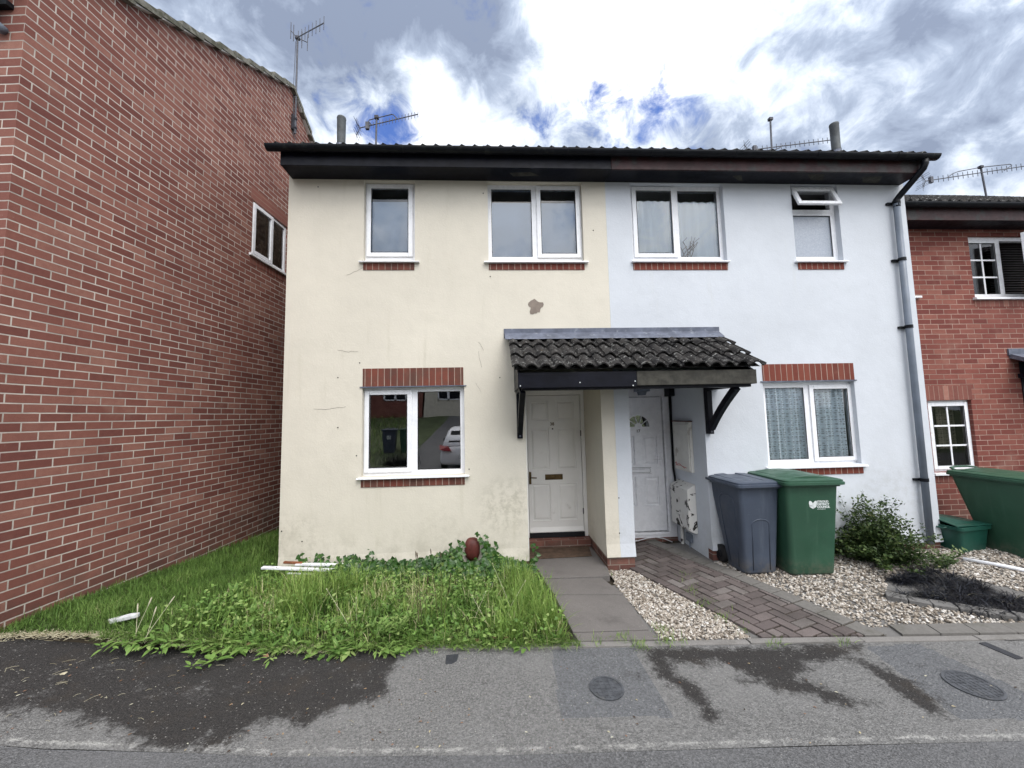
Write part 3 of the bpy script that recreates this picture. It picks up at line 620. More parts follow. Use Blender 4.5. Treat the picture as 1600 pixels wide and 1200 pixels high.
# meter cupboards, conduit, waste pipe and socket on the porch side wall (x = 2.585)
m=MB(); m.box(2.545,2.584,.30,.76,.915,1.57); mb1=m.build('meter_cupboard',M['dirtywhite'],white,bevel=.006)
m=MB(); m.box(2.533,2.546,.325,.735,.935,1.535); m.build('cupboard_door',M['dirtywhite'],mb1,bevel=.004)
m=MB(); m.box(2.532,2.586,.29,.77,1.571,1.583); m.build('cupboard_lid',M['rustred'],mb1)
m=MB()
for q in ([(.72,.99),(.70,1.01),(.66,.985),(.6,1.0),(.52,.975),(.40,.965)],[(.70,.97),(.55,.985),(.45,.955)],[(.68,1.02),(.67,.975)]): m.tube([(2.531,a,b) for a,b in q],.0035,4)
m.build('scrawl',M['red'],mb1)
m=MB(); m.prism([(2.545,.30,.15),(2.47,.30,.19),(2.47,.30,.70),(2.584,.30,.77),(2.584,.30,.15)],(0,.48,0)); mb2=m.build('gas_meter_box',M['flaky'],white,bevel=.008)
m=MB(); m.tube([(2.55,.66,.16),(2.55,.66,-.14)],.022,10); m.build('gas_pipe',M['flaky'],mb2)
m=MB(); m.box(2.555,2.584,.44,.58,-.005,.10); m.tube([(2.57,.5,0),(2.56,.49,-.08),(2.575,.44,-.12)],.009,6); m.build('outdoor_socket',M['drain'],white,bevel=.006)
m=MB(); m.tube([(2.565,.845,2.0),(2.562,.845,1.2),(2.562,.845,.9),(2.555,.80,.79),(2.53,.74,.74)],[.02,.016,.016,.016,.014],8); m.build('conduit',M['blackplastic'],white,smooth=True)
m=MB(); m.box(2.50,2.584,.72,.9,1.93,DO-.002); m.build('junction_box',M['blackplastic'],white,bevel=.006)
m=MB(); q=[(1.75,.845,-.10),(1.86,.84,-.085),(2.0,.84,-.08),(2.12,.835,-.05),(2.25,.835,-.04),(2.36,.84,-.06),(2.47,.8,-.10)]; m.tube(q,.006,6); m.build('cable',M['whitepipe'],white,smooth=True)
m=MB(); m.box(2.02,2.2,.66,.80,2.0,DO-.001); m.rings([[(2.11+.07*math.cos(t),.73+.06*math.sin(t),1.998) for t in [2*math.pi*j/14 for j in range(14)]][::-1],[(2.11+.055*math.cos(t),.73+.045*math.sin(t),1.95) for t in [2*math.pi*j/14 for j in range(14)]][::-1]]); m.build('porch_lamp',M['drain'],white)

# ---- shared tiled porch canopy
porch=thing('porch_canopy','small tiled porch canopy with lead flashing and gallows brackets over both front doors','porch',(.2,0,2.1)); porch['world']=1
m=MB(); tcx0,tcx1=.20,2.86; ey,ez,ty,tz=-.74,2.165,-.012,2.625
L=math.hypot(ty-ey,tz-ez); ny,nz=-(tz-ez)/L,(ty-ey)/L
random.seed(11)
cols=18; cw=(tcx1-tcx0)/cols; per=8
def tprof(t): return .026*math.sin(math.pi*min(1,t/.62))**1.0 if t<.62 else -.020*math.sin(math.pi*(t-.62)/.38)
for c in range(3):
    q0,q1=c/3.0,(c+1.22)/3.0
    for i in range(cols):
        x=tcx0+cw*i; dz=random.uniform(-.006,.007); sk=random.uniform(-.012,.012); tl=random.uniform(-.006,.006); b=len(m.v)
        if c==2: q1=1.0
        for j in range(per+1):
            t=j/per; h=tprof(t)+dz+tl*t
            for (q,l,th) in ((q0,.040,0),(q1,.004,0),(q0,.040,-.017)):
                qq=q+(sk if q==q0 else 0); y=ey+(ty-ey)*qq; z=ez+(tz-ez)*qq; m.v.append((x+t*cw*1.06+(.004 if th else 0),y+ny*(h+l+th),z+nz*(h+l+th)))
        for j in range(per):
            a=b+j*3; m.f.append((a,a+3,a+4,a+1)); m.f.append((a+2,a+5,a+3,a))
        e=b+per*3
        m.f.append((b,b+1,b+2)); m.f.append((e+1,e,e+2))
m.quad((tcx0+.03,ey+.03,ez),(tcx1-.03,ey+.03,ez),(tcx1-.03,ty,tz),(tcx0+.03,ty,tz))
m.build('tile_roof',M['tile'],porch,smooth=False)
m=MB(); m.box(.150,2.84,-.012,.001,2.640,2.752); m.prism([(.16,-.012,2.70),(.16,-.125,2.615),(.16,-.13,2.600),(.16,-.012,2.66)],(2.67,0,0)); m.build('lead_flashing',M['lead'],porch)
m=MB(); m.box(.262,1.498,-.705,-.675,1.975,2.135); m.build('fascia_board',M['black'],porch,bevel=.004)
m=MB(); m.box(1.500,2.785,-.705,-.675,1.985,2.135); m.build('fascia_board',M['greywood'],porch,bevel=.004)['label']='bare weathered grey fascia board'
for x,mt in ((.262,'black'),(2.757,'black')):
    m=MB(); m.prism([(x,-.674,1.985),(x,-.674,2.135),(x,-.03,2.56),(x,-.005,2.56),(x,-.005,1.985)],(.028,0,0)); m.build('gable_board',M[mt],porch)
m=MB(); m.box(.292,2.755,-.674,-.002,2.06,2.075); m.build('lining_board',M['black'],porch)
m=MB(); m.box(.30,2.75,-.66,-.56,1.955,2.058); m.build('beam',M['black'],porch,bevel=.004)
for x,z in ((.285,2.0),(.90,2.025),(1.478,2.03),(1.455,1.985)): MB().tube([(x,-.704,z),(x,-.709,z)],.006,8).build('screw_cap',M['whiteprint'],porch)
for x in (.315,2.625):
    m=MB(); m.box(x-.032,x+.032,-.075,-.001,1.43,1.954); m.box(x-.032,x+.032,-.559,-.001,1.955,2.056); bk=m.build('bracket',M['black'],porch,bevel=.004)
    m=MB(); n=6; P0=Vector((x,-.075,1.50)); P1_=Vector((x,-.60,1.955))
    ringsl=[]
    for i in range(n+1):
        t=i/n; p=P0.lerp(P1_,t)+Vector((0,.035,-.0))*math.sin(math.pi*t)*1.0; ringsl.append([(x-.03,p.y-.028,p.z-.024),(x+.03,p.y-.028,p.z-.024),(x+.03,p.y+.028,p.z+.024),(x-.03,p.y+.028,p.z+.024)])
    m.rings(ringsl); m.build('brace',M['black'],bk,bevel=.003)
    m=MB(); m.tube([(x,-.0765,1.46),(x,-.080,1.46)],.012,8); m.build('bolt',M['galv'],bk)

# ------------------------------------------------------------------ red brick house on the left
red=thing('brick_house','tall red brick house end wall with one small white window beside the cream house','house',(WA.x,WA.y,0),-R(4.1746))
# local frame: y runs along the wall away from the street, x = 0 is the wall face
m=MB(); APX=(3.42,7.56); Y0=-.075
E=[(Y0,-.6),(7.3,-.6),(7.3,4.55),(APX[0],APX[1]),(Y0,5.58)]
WL=(2.585,3.445,4.175,4.995)
# gable wall split round the window opening
def gq(y0,y1,z0f,z1f): m.poly([(0,y0,z0f(y0)),(0,y1,z0f(y1)),(0,y1,z1f(y1)),(0,y0,z1f(y0))])
top=lambda y: lerp([(Y0,5.58),(APX[0],APX[1]),(7.3,4.55)],y)
k=lambda c:(lambda y:c)
gq(Y0,WL[0],k(-.6),top); gq(WL[0],WL[1]-.025,k(-.6),k(WL[2])); gq(WL[0],APX[0],k(WL[3]),top); gq(APX[0],WL[1]-.025,k(WL[3]),top); gq(WL[1]-.025,7.3,k(-.6),top)
for a,b in ((WL[0],1),(WL[1]-.025,-1)): m.quad((0,a,WL[2]),(0,a,WL[3]),(-.1,a,WL[3]),(-.1,a,WL[2]))
m.quad((0,WL[0],WL[3]),(0,WL[1],WL[3]),(-.1,WL[1],WL[3]),(-.1,WL[0],WL[3])); m.quad((0,WL[0],WL[2]),(0,WL[1],WL[2]),(-.1,WL[1],WL[2]),(-.1,WL[0],WL[2]))
m.quad((-6,Y0,-.6),(0,Y0,-.6),(0,Y0,5.58),(-6,Y0,5.58)); m.quad((-6,7.3,-.6),(0,7.3,-.6),(0,7.3,4.55),(-6,7.3,4.55)); m.poly([(-6,y,z) for y,z in E])
m.build('wall',M['brick'],red)
m=MB(); ringframe_l=lambda y0,y1,z0,z1,w,x0,x1:(m.box(x0,x1,y0,y0+w,z0,z1),m.box(x0,x1,y1-w,y1,z0,z1),m.box(x0,x1,y0+w,y1-w,z1-w,z1),m.box(x0,x1,y0+w,y1-w,z0,z0+w))
a,b,c,d=WL; b-=.026; mid=a+.47
ringframe_l(a,b,c,d,.045,-.07,-.012); m.box(-.07,-.012,mid-.028,mid+.028,c+.045,d-.045); lw=m.build('window',M['upvc'],red,bevel=.003)
m=MB(); ringframe_l(a+.012,mid,c+.02,d-.02,.055,-.0115,.012); m.build('sash',M['upvc'],lw,bevel=.004)
m=MB(); m.quad((-.03,mid,c+.04),(-.03,b-.04,c+.04),(-.03,b-.04,d-.04),(-.03,mid,d-.04)); m.build('pane',M['glassdark'],lw)
m=MB(); m.quad((-.01,a+.06,c+.06),(-.01,mid-.05,c+.06),(-.01,mid-.05,d-.06),(-.01,a+.06,d-.06)); m.build('pane',M['glassdark'],lw)
m=MB(); m.prism([(.035,a-.05,c-.006),(-.03,a-.05,c+.012),(-.03,a-.05,c-.035),(.035,a-.05,c-.035)],(0,b-a+.075,0)); m.build('sill',M['upvc'],lw,bevel=.003)
m=MB(); m.quad((-.13,mid+.02,c),(-.13,b,c),(-.13,b,d),(-.13,mid+.02,d)); m.quad((-.3,a,c),(-.3,mid,c),(-.3,mid,d),(-.3,a,d)); m.build('curtain',M['drab'],red)
m=MB(); m.tube([(-.13,mid-.14,c+.1),(-.13,mid-.09,c+.16),(-.12,mid-.08,c+.24),(-.13,mid-.12,c+.3),(-.14,mid-.15,c+.25)],.014,6); m.build('ornament',M['dirtywhite'],red)
m=MB(); m.box(-.06,.004,a-.05,b+.05,d+.008,d+.215); m.build('brick_lintel',M['soldier2'],red,uvrot=False).data
lo=red.children[-1]
for l in lo.data.uv_layers[0].data: l.uv=(l.uv[1],l.uv[0])
m=MB(); m.box(-.05,.004,a-.03,b+.03,c-.145,c-.036); so=m.build('brick_sill_course',M['soldier2'],red)
for l in so.data.uv_layers[0].data: l.uv=(l.uv[1],l.uv[0])
# verge: undercloak strip, mortar and tile ends climbing the gable
def slope_pts(y0,y1): return (y0,top(y0)),(y1,top(y1))
m=MB()
for (y0,y1) in ((Y0-.35,APX[0]),(APX[0],7.6)):
    f=lambda y:(5.58+(y-Y0)*(APX[1]-5.58)/(APX[0]-Y0)) if y1<=APX[0]+.01 else (APX[1]+(y-APX[0])*(4.55-APX[1])/(7.3-APX[0]))
    m.poly([(-.02,y0,f(y0)),(-.02,y1,f(y1)),(-.02,y1,f(y1)+.05),(-.02,y0,f(y0)+.05)])
    m.rings([[(-.1,y0,f(y0)-.002),(.05,y0,f(y0)-.002),(.05,y0,f(y0)+.028),(-.1,y0,f(y0)+.028)],[(-.1,y1,f(y1)-.002),(.05,y1,f(y1)-.002),(.05,y1,f(y1)+.028),(-.1,y1,f(y1)+.028)]])
m.build('undercloak',M['dirtywhite'],red)
m=MB(); 
for side in (0,1):
    y0,y1=((Y0-.35,APX[0]) if side==0 else (APX[0],7.6)); f=(lambda y:5.58+(y-Y0)*(APX[1]-5.58)/(APX[0]-Y0)) if side==0 else (lambda y:APX[1]+(y-APX[0])*(4.55-APX[1])/(7.3-APX[0]))
    n=int((y1-y0)/.27)
    for i in range(n):
        a_=y0+(y1-y0)*i/n; b_=y0+(y1-y0)*(i+1.1)/n; u0,u1=(.075,.03) if side==0 else (.03,.075); j=random.uniform(-.008,.01); ov=.062+random.uniform(-.012,.012)
        m.rings([[(-6.1,a_,f(a_)+u0-.045+.0),(ov,a_,f(a_)+u0-.045),(ov,a_,f(a_)+u0+.02+j),(-6.1,a_,f(a_)+u0+.02+j)],[(-6.1,b_,f(b_)+u1-.045),(ov,b_,f(b_)+u1-.045),(ov,b_,f(b_)+u1+.02+j),(-6.1,b_,f(b_)+u1+.02+j)]])
m.build('roof',M['verge'],red)
m=MB(); m.tube([(-.215,Y0-.07,5.5),(-.215,Y0-.07,5.0),(-.20,Y0-.06,4.93),(-.13,Y0-.03,4.86)],.034,12); m.build('drainpipe',M['drain'],red,smooth=True)
m=MB(); m.tube([(-.215,Y0-.07,5.12),(-.215,Y0-.07,5.06)],.041,12); m.box(-.27,-.10,Y0-.05,Y0-.002,5.07,5.11); m.build('pipe_clip',M['blackplastic'],red)

# ------------------------------------------------------------------ brick house on the right
RY=.70
terr=thing('brick_house','low red brick terraced house with white georgian bar windows next to the white house','house',(5.6,RY,0)); terr['world']=1
def ry(px,py): p=at_y(px,py,RY); return p.x,p.z
uz0,uz1=ry(1580,464)[1],4.29; ux0=ry(1518,420)[0]
lz0,lz1=.765,1.79; lx0,lx1=6.335,7.02
U=[(ux0,ux0+1.75,uz0,uz1),(5.62,6.32,3.36,4.29),(lx0,lx1,lz0,lz1)]
m=MB(); m.panel(5.50,11.5,-.5,4.5,RY,U,.10); m.box(5.50,5.6,RY+.1,7.5,-.5,4.5); m.box(11.4,11.5,RY+.1,7.5,-.5,4.5); m.box(5.6,11.4,7.4,7.5,-.5,4.5); m.build('wall',M['brick2'],terr)
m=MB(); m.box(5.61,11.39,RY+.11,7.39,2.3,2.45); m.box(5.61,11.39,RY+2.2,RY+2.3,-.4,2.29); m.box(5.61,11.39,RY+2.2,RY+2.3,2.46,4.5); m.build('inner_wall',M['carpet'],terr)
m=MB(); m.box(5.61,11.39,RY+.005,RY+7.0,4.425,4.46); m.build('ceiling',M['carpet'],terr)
m=MB(); m.poly([(11.45,RY-.3,4.5),(11.45,RY+7.2,4.5),(11.45,RY+3.4,6.93)]); m.build('gable_wall',M['brick2'],terr)
def gw(rect,lights,bars,sill,vent=None): return window(terr,*rect,RY+.05,lights,None,'glassdim',bars=bars,vent=vent)
x0,x1,z0,z1=U[0]
w=gw(U[0],[(x0+.05,x0+.50,z0+.06,z1-.09,'fixed')],{'fixed':(2,3)},None,(x0+.57,x0+1.68,z0+.06,z1-.06))
for q in ((x0-.04,x1+.04,z0),(lx0-.05,lx1+.06,lz0),(5.56,6.38,3.36)):
    m=MB(); m.prism([(q[0],RY+.05,q[2]-.002),(q[0],RY-.05,q[2]-.014),(q[0],RY-.05,q[2]-.045),(q[0],RY+.05,q[2]-.045)],(q[1]-q[0],0,0)); m.build('sill',M['upvc'],terr,bevel=.003)
# open casement: a side-hung sash swung outwards
m=MB(); ringframe(m,-.50,0,z0+.03,z1-.05,.05,-.03,.02)
for k in (1,2): zz=z0+.03+(z1-z0-.08)*k/3; m.box(-.45,-.05,-.008,.002,zz-.012,zz+.012)
m.box(-.262,-.238,-.0075,.0015,z0+.08,z1-.1); cs=m.build('open_casement',M['upvc'],w,bevel=.003); cs.location=(x0+1.0,RY+.03,0); cs.rotation_euler=(0,0,R(30))
m=MB().quad((-.45,0.006,z0+.08),(-.05,0.006,z0+.08),(-.05,0.006,z1-.1),(-.45,0.006,z1-.1)); p=m.build('pane',M['glassdark'],w); p.location=cs.location; p.rotation_euler=cs.rotation_euler
gw(U[2],[(lx0+.10,lx1-.085,lz0+.085,lz1-.085,'sash')],{'sash':(2,3)},None)
gw(U[1],[(5.70,6.24,3.44,4.2,'sash')],None,None)
m=MB(); m2=MB()
for k in range(18): z=lz0+.06+k*.055; m.box(lx0+.05,(lx0+lx1)/2-.0,RY+.19,RY+.215,z,z+.006)
for k in range(22): z=uz0+.05+k*.04; m2.box(x0+.56,x0+1.7,RY+.2,RY+.225,z,z+.006)
m.build('blind_slats',M['slat'],terr); m2.build('blind_slats',M['slat'],terr)
curtain(terr,(lx0+lx1)/2+.03,lx1-.02,lz0+.3,lz1,RY+.24,'drab',3,.02)
def sold(r,y=RY+.004):
    b=MB(); b.box(r[0],r[1],y-.008,y+.09,r[2],r[3]); return b.build(r[4],M['soldier2'],terr,uvrot=True,bevel=.002)
sold((5.95,lx1+.02,lz1+.004,lz1+.215,'brick_lintel')); sold((x0-.02,x1+.02,uz0-.15,uz0-.047,'brick_sill_course')); sold((lx0-.02,lx1+.02,lz0-.15,lz0-.047,'brick_sill_course'))
m=MB(); m.box(5.52,11.6,RY-.29,RY-.265,4.385,4.60); m.build('fascia',M['maroon'],terr)
m=MB(); m.box(5.52,11.6,RY-.265,RY,4.39,4.41); m.build('soffit',M['black'],terr)
halfgutter(terr,5.52,11.7,RY-.35,4.60,.056)
roof_slab(terr,5.52,11.7,RY-.33,4.63,RY+3.4,6.98,RY+7.2,4.6)
# its porch: lead-topped canopy, timber, and a black sheet painted as the recess's shade
m=MB(); c0=at_y(1573,545,RY); m.box(c0.x,9.5,RY-.02,RY+.0,c0.z-.10,c0.z); m.prism([(c0.x+.02,RY,c0.z-.07),(c0.x+.02,RY-.50,c0.z-.33),(c0.x+.02,RY-.50,c0.z-.37),(c0.x+.02,RY,c0.z-.14)],(1.6,0,0)); m.build('porch_canopy_lead',M['lead'],terr)
m=MB(); m.box(c0.x+.10,9.4,RY-.46,RY-.43,c0.z-.50,c0.z-.36); m.box(c0.x+.12,c0.x+.19,RY-.42,RY-.001,c0.z-.44,c0.z-.38); m.box(c0.x+.16,9.2,RY-.012,RY+.004,-.3,c0.z-.2); m.build('porch_timber_and_shade',M['black'],terr)

# ------------------------------------------------------------------ television aerials
def yagi(root, a, b, n, h, mast_top, mast_base, mat, refl=True, cradle=None, tilt=(0,0,1), first=.12):
    a=Vector(a); b=Vector(b); u=Vector(tilt).normalized(); d=(b-a).normalized()
    m=MB(); m.tube([a,b],.009,6); bm_=m.build('boom',M[mat],root)
    m=MB(); m.tube([mast_base,mast_top],.0165,10); m.build('mast',M[mat],root)
    for i in range(n):
        t=first+(1-first)*i/(n-1); p=a.lerp(b,t); e=MB(); e.tube([p-u*h*.5,p+u*h*.5],.0055,5); e.build('director',M[mat],root)
    if refl:
        s=d.cross(u).normalized(); m=MB()
        for q in (-1,1):
            m.tube([a+d*.02,a-d*.06+u*.12*q],.006,5)
            for k in (.35,.7,1.0): c=a-d*.06*k+u*.12*q*k; m.tube([c-s*.14,c+s*.14],.0035,5); m.tube([c-u*.09,c+u*.09],.003,4)
        m.build('reflector',M[mat],root)
        m=MB(); p=a+d*.14; m.box(p.x-.03,p.x+.03,p.y-.025,p.y+.025,p.z-.06,p.z+.07); m.build('dipole_box',M[mat],root)
    m=MB(); c=Vector(mast_top)-Vector((0,0,.03)); m.box(c.x-.035,c.x+.035,c.y-.03,c.y+.03,c.z-.025,c.z+.025); m.build('clamp',M['darkmetal'],root)
    if cradle:
        m=MB(); m.tube([Vector(q) for q in cradle],.0085,6); m.build('support_arm',M[mat],root)
def aer(label,loc): 
    t=thing('television_aerial',label,'aerial',loc,0,'television aerials on the roofs'); t['world']=1; return t
P=lambda x,y,Y=2.0: at_y(x,y,Y)
base=P(587,226); base.z-=.35
t=aer('grey television aerial on the roof beside the left flue pipe, above the cream house',tuple(base))
yagi(t,P(562,200),P(653,178.5),17,.115,P(588.5,181),base,'galv',cradle=[P(581,195.5),P(575.5,189),P(577,187.5),P(588,184.5),P(612,178.7),P(615,179.5),P(621,185.5)])
base=P(1205,237); base.z-=.4
t=aer('television aerial with tall bare mast on white house roof beside its flue pipe',tuple(base))
yagi(t,P(1168,235),P(1300,218.5),17,.115,P(1203.5,184),base,'galv',cradle=[P(1189,233),P(1192,235),P(1208,235),P(1218,231),P(1223,227)])
base=P(1545.5,318,2.6); base.z-=.5
t=aer('long television aerial with a bent support arm on the roof of the right brick house',tuple(base))
yagi(t,P(1445,283,2.6),P(1618,257,2.6),21,.135,P(1532,259,2.6),base,'galv',cradle=[P(1480,277.5,2.6),P(1488,271.5,2.6),P(1497,268,2.6),P(1532,261.5,2.6),P(1578,256.5,2.6),P(1581,258,2.6),P(1569,266.5,2.6)])
G2=at_y(461,204,2.02); gx=gable_x(2.02)
t=aer('aerial on a tall mast bracketed to the left brick gable wall',(G2.x,2.02,G2.z)); 
mb_=Vector((G2.x,2.02,G2.z-.06)); mt_=at_y(463.5,57,2.02); mt_.x=G2.x
yagi(t,at_y(462,60,2.02),at_y(506,36,1.3),8,.24,mt_,mb_,'galv',refl=False,first=.10)
m=MB(); a0=at_y(463,58,2.02)
for dx,dz in ((-.10,.13),(.20,-.10)): m.tube([a0,a0+Vector((dx,0,dz))],.008,5)
for (q) in ((-.10,.13),(-.05,.08),(.1,-.05),(.20,-.10)): c=a0+Vector((q[0],0,q[1])); m.tube([c-Vector((0,0,.16)),c+Vector((0,0,.16))],.007,5)
m.build('reflector',M['galv'],t)
m=MB(); zb=at_y(458,193,2.02).z; dxw=G2.x-gx
m.box(gx+.002,gx+.035,1.96,2.08,zb-.14,zb+.14); m.box(gx+.03,G2.x+.03,2.0,2.035,zb+.07,zb+.10); m.box(gx+.03,G2.x+.03,2.0,2.035,zb-.10,zb-.07); m.build('wall_bracket',M['darkmetal'],t)
m=MB(); m.tube([mt_+Vector((-.03,0,-.1)),Vector((G2.x-.035,2.0,G2.z+.9)),Vector((G2.x-.02,2.0,G2.z+.1)),Vector((G2.x-.02,2.0,zb-.2)),Vector((gx+.08,2.0,zb-.33)),Vector((gx+.02,2.0,zb-.25))],.005,5); m.build('cable',M['darkmetal'],t)

# ------------------------------------------------------------------ wheeled bins
def rrect(hw,y0,y1,r,z,n=5):
    pts=[]
    for cx,cy,a0 in ((hw-r,y1-r,0),(-hw+r,y1-r,90),(-hw+r,y0+r,180),(hw-r,y0+r,270)):
        for j in range(n+1): t=R(a0+90*j/n); pts.append((cx+r*math.cos(t),cy+r*math.sin(t),z))
    return pts
def make_bin(name,label,loc,rz,mat,hw0,hw1,d0,d1,H,raised,panel=False,logo=False,group=None,number=None):
    t=thing(name,label,'wheelie bin',loc,rz,group); mt=M[mat]
    m=MB(); f0,b0=-d0/2,d0/2-.11; f1,b1=-d1/2-.02,d1/2+.045
    rg=[]
    for k in range(9):
        s=k/8; z=.03+(H-.10)*s; rg.append(rrect(hw0+(hw1-hw0)*s,f0+(f1-f0)*s,b0+(b1-b0)*s,.055-.012*s,z))
    rg=[rrect(hw0-.02,f0+.03,b0-.02,.05,.0),rrect(hw0,f0+.004,b0,.055,.022)]+rg
    zt=H-.07
    rg+= [rrect(hw1+.004,f1-.004,b1,.045,zt+.003),rrect(hw1+.022,f1-.026,b1+.01,.05,zt+.006),rrect(hw1+.024,f1-.028,b1+.01,.05,zt+.035),rrect(hw1+.02,f1-.022,b1,.05,zt+.04)]
    m.rings(rg); body=m.build('body',mt,t,smooth=True,bevel=0); 
    e=body.modifiers.new('edge','EDGE_SPLIT'); e.split_angle=R(38)
    # lid
    m=MB(); zl=zt+.024; F=f1-.062; B=b1+.03; W=hw1+.046
    rg=[rrect(W-.012,F+.01,B,.05,zl),rrect(W,F,B,.055,zl+.004),rrect(W,F,B,.055,zl+.030),rrect(W-.010,F+.010,B,.055,zl+.034),rrect(W-.010,F+.010,B,.055,zl+.050),rrect(W-.022,F+.022,B-.01,.055,zl+.056)]
    for s,dz in ((.08,.060),(.2,.063),(.45,.066),(.75,.068),(.97,.069)): rg.append(rrect(W-.02-s*(W-.04),F+.02+s*(abs(F)-.05),B-.01-s*(B-.03),max(.004,.055*(1-s)),zl+dz))
    m.rings(rg); lid=m.build('lid',mt,t,smooth=True); e=lid.modifiers.new('edge','EDGE_SPLIT'); e.split_angle=R(30)
    m=MB()   # raised moulding across the lid
    if raised:
        cur=[]
        for j in range(15):
            s=-1+2*j/14; x=s*hw1*.86; h=.026*math.cos(s*math.pi/2*.9); cur.append((x,h))
        m.rings([[(x,F+.10,zl+.052) for x,h in cur]+[(x,F+.10,zl+.052+h+.006) for x,h in reversed(cur)],[(x,B-.12,zl+.052) for x,h in cur]+[(x,B-.12,zl+.058+h+.008) for x,h in reversed(cur)]]); m.build('lid_moulding',mt,lid,bevel=.006)
    else:
        for sx in (-1,1): m.rings([[(sx*hw1*.25,F+.07,zl+.05),(sx*hw1*.88,F+.07,zl+.05),(sx*hw1*.84,F+.09,zl+.064),(sx*hw1*.3,F+.09,zl+.070)],[(sx*hw1*.25,B-.06,zl+.06),(sx*hw1*.88,B-.06,zl+.05),(sx*hw1*.84,B-.08,zl+.072),(sx*hw1*.3,B-.08,zl+.080)]])
        m.build('lid_moulding',mt,lid,bevel=.006)
    m=MB(); m.tube([(-hw1*.62,B-.02,zl+.05),(-hw1*.62,B+.035,zl+.075),(-hw1*.3,B+.05,zl+.085),(hw1*.3,B+.05,zl+.085),(hw1*.62,B+.035,zl+.075),(hw1*.62,B-.02,zl+.05)],.013,8); m.build('handle',mt,t,smooth=True)
    if panel:
        m=MB(); 
        def arch(x0,x1,za,zb,y,n=10,w=.007):
            c=(x0+x1)/2; r=(x1-x0)/2; out=[(x0,za)]+[(c+r*math.cos(math.pi-math.pi*j/n),zb-r*.55+r*.55*math.sin(math.pi*j/n)) for j in range(n+1)]+[(x1,za)]
            def Y(z): s=(z-.03)/(H-.10); return f0+(f1-f0)*s+y
            m.tube([(x,Y(z),z) for x,z in out],w,5)
        arch(-hw0*.52,hw0*.52,.05,H*.60,.001); m.build('front_panel_groove',M['rubber'] if False else mt,body,smooth=True)
        m=MB()
        def X(z): s=(z-.03)/(H-.10); return -(hw0+(hw1-hw0)*s)
        q=[(-.12,.06),(-.135,.3),(-.15,.72),(-.14,.80),(-.09,.83),(.05,.83),(.10,.79),(.11,.7),(.02,.06)]
        m.tube([(X(z*H)+.001,y,z*H) for y,z in q],.008,5); m.build('side_panel_groove',mt,body,smooth=True)
    for sx in (-1,1):
        m=MB(); x=sx*(hw0+.005); cy,cz,r=b0+.07,.10,.10
        m.tube([(x-sx*.025,cy,cz),(x-sx*.02,cy,cz),(x+sx*.02,cy,cz),(x+sx*.027,cy,cz)],[r*.85,r,r,r*.86],22); wh=m.build('wheel',M['rubber'],t,smooth=False)
        m=MB(); m.tube([(x+sx*.0275,cy,cz),(x+sx*.034,cy,cz)],[r*.45,r*.36],14); m.build('hub',M['blackplastic'],wh)
    m=MB(); m.tube([(-hw0-.01,b0+.07,.10),(hw0+.01,b0+.07,.10)],.011,8); m.box(-hw0+.03,hw0-.03,b0-.02,b0+.08,.05,.16); m.build('axle',M['rubber'],t)
    def fy(z): s=(z-.03)/(H-.10); return f0+(f1-f0)*s-.0015
    tilt=math.atan2(-(f1-f0),H-.10)
    if logo:
        z=H*.745; 
        for j,(tx,sz,dz) in enumerate((('STROUD',.030,.030),('DISTRICT',.030,.002),('COUNCIL',.030,-.026),('www.stroud.gov.uk',.011,-.047))):
            text_mesh('logo_text',tx,sz,M['whiteprint'],body,(.045,fy(z+dz),z+dz),(R(90)+tilt,0,0),.0006,'LEFT',bold=.0012 if j<3 else .0002)
        m=MB(); # folded leaf emblem
        for sx in (-1,1):
            pts=[(0,-.044),(sx*.034,-.022),(sx*.042,.018),(sx*.038,.040),(sx*.020,.040),(0,.016)]
            if sx<0: pts=pts[::-1]
            m.poly([(x+.0+(.0012*sx),fy(z+zz)-.0005,z+zz) for x,zz in pts])
        em=m.build('logo_emblem',M['whiteprint'],body); 
        m=MB()
        for k in range(4): m.box(-.034,-.006,fy(z-.02)-.0022,fy(z-.02)-.0012,z-.016+k*.009,z-.0135+k*.009)
        m.build('logo_lines',mt,body)
    if number: text_mesh('painted_number',number,.2,M['whiteprint'],body,(0,fy(H*.66),H*.66),(R(90)+tilt,0,0),.001,bold=.008)
    return t
bins='wheeled bins standing outside the houses'
gz=lambda x,y:ground_z(x,y)
make_bin('wheelie_bin','slate grey wheelie bin with an arched front panel, beside the right-hand porch wall',(2.865,-.225,-.065),R(1.5),'greybin',.185,.232,.44,.50,.985,False,panel=True,group=bins)
make_bin('wheelie_bin','green council wheelie bin below the white house window, next to the grey bin',(3.385,-.30,-.06),R(-3),'greenbin',.24,.278,.48,.60,1.012,True,logo=True,group=bins)
make_bin('wheelie_bin','large green council wheelie bin standing before the right brick house',(6.27,-.15,-.07),R(2),'greenbin',.25,.29,.52,.68,.93,True,logo=True,group=bins)

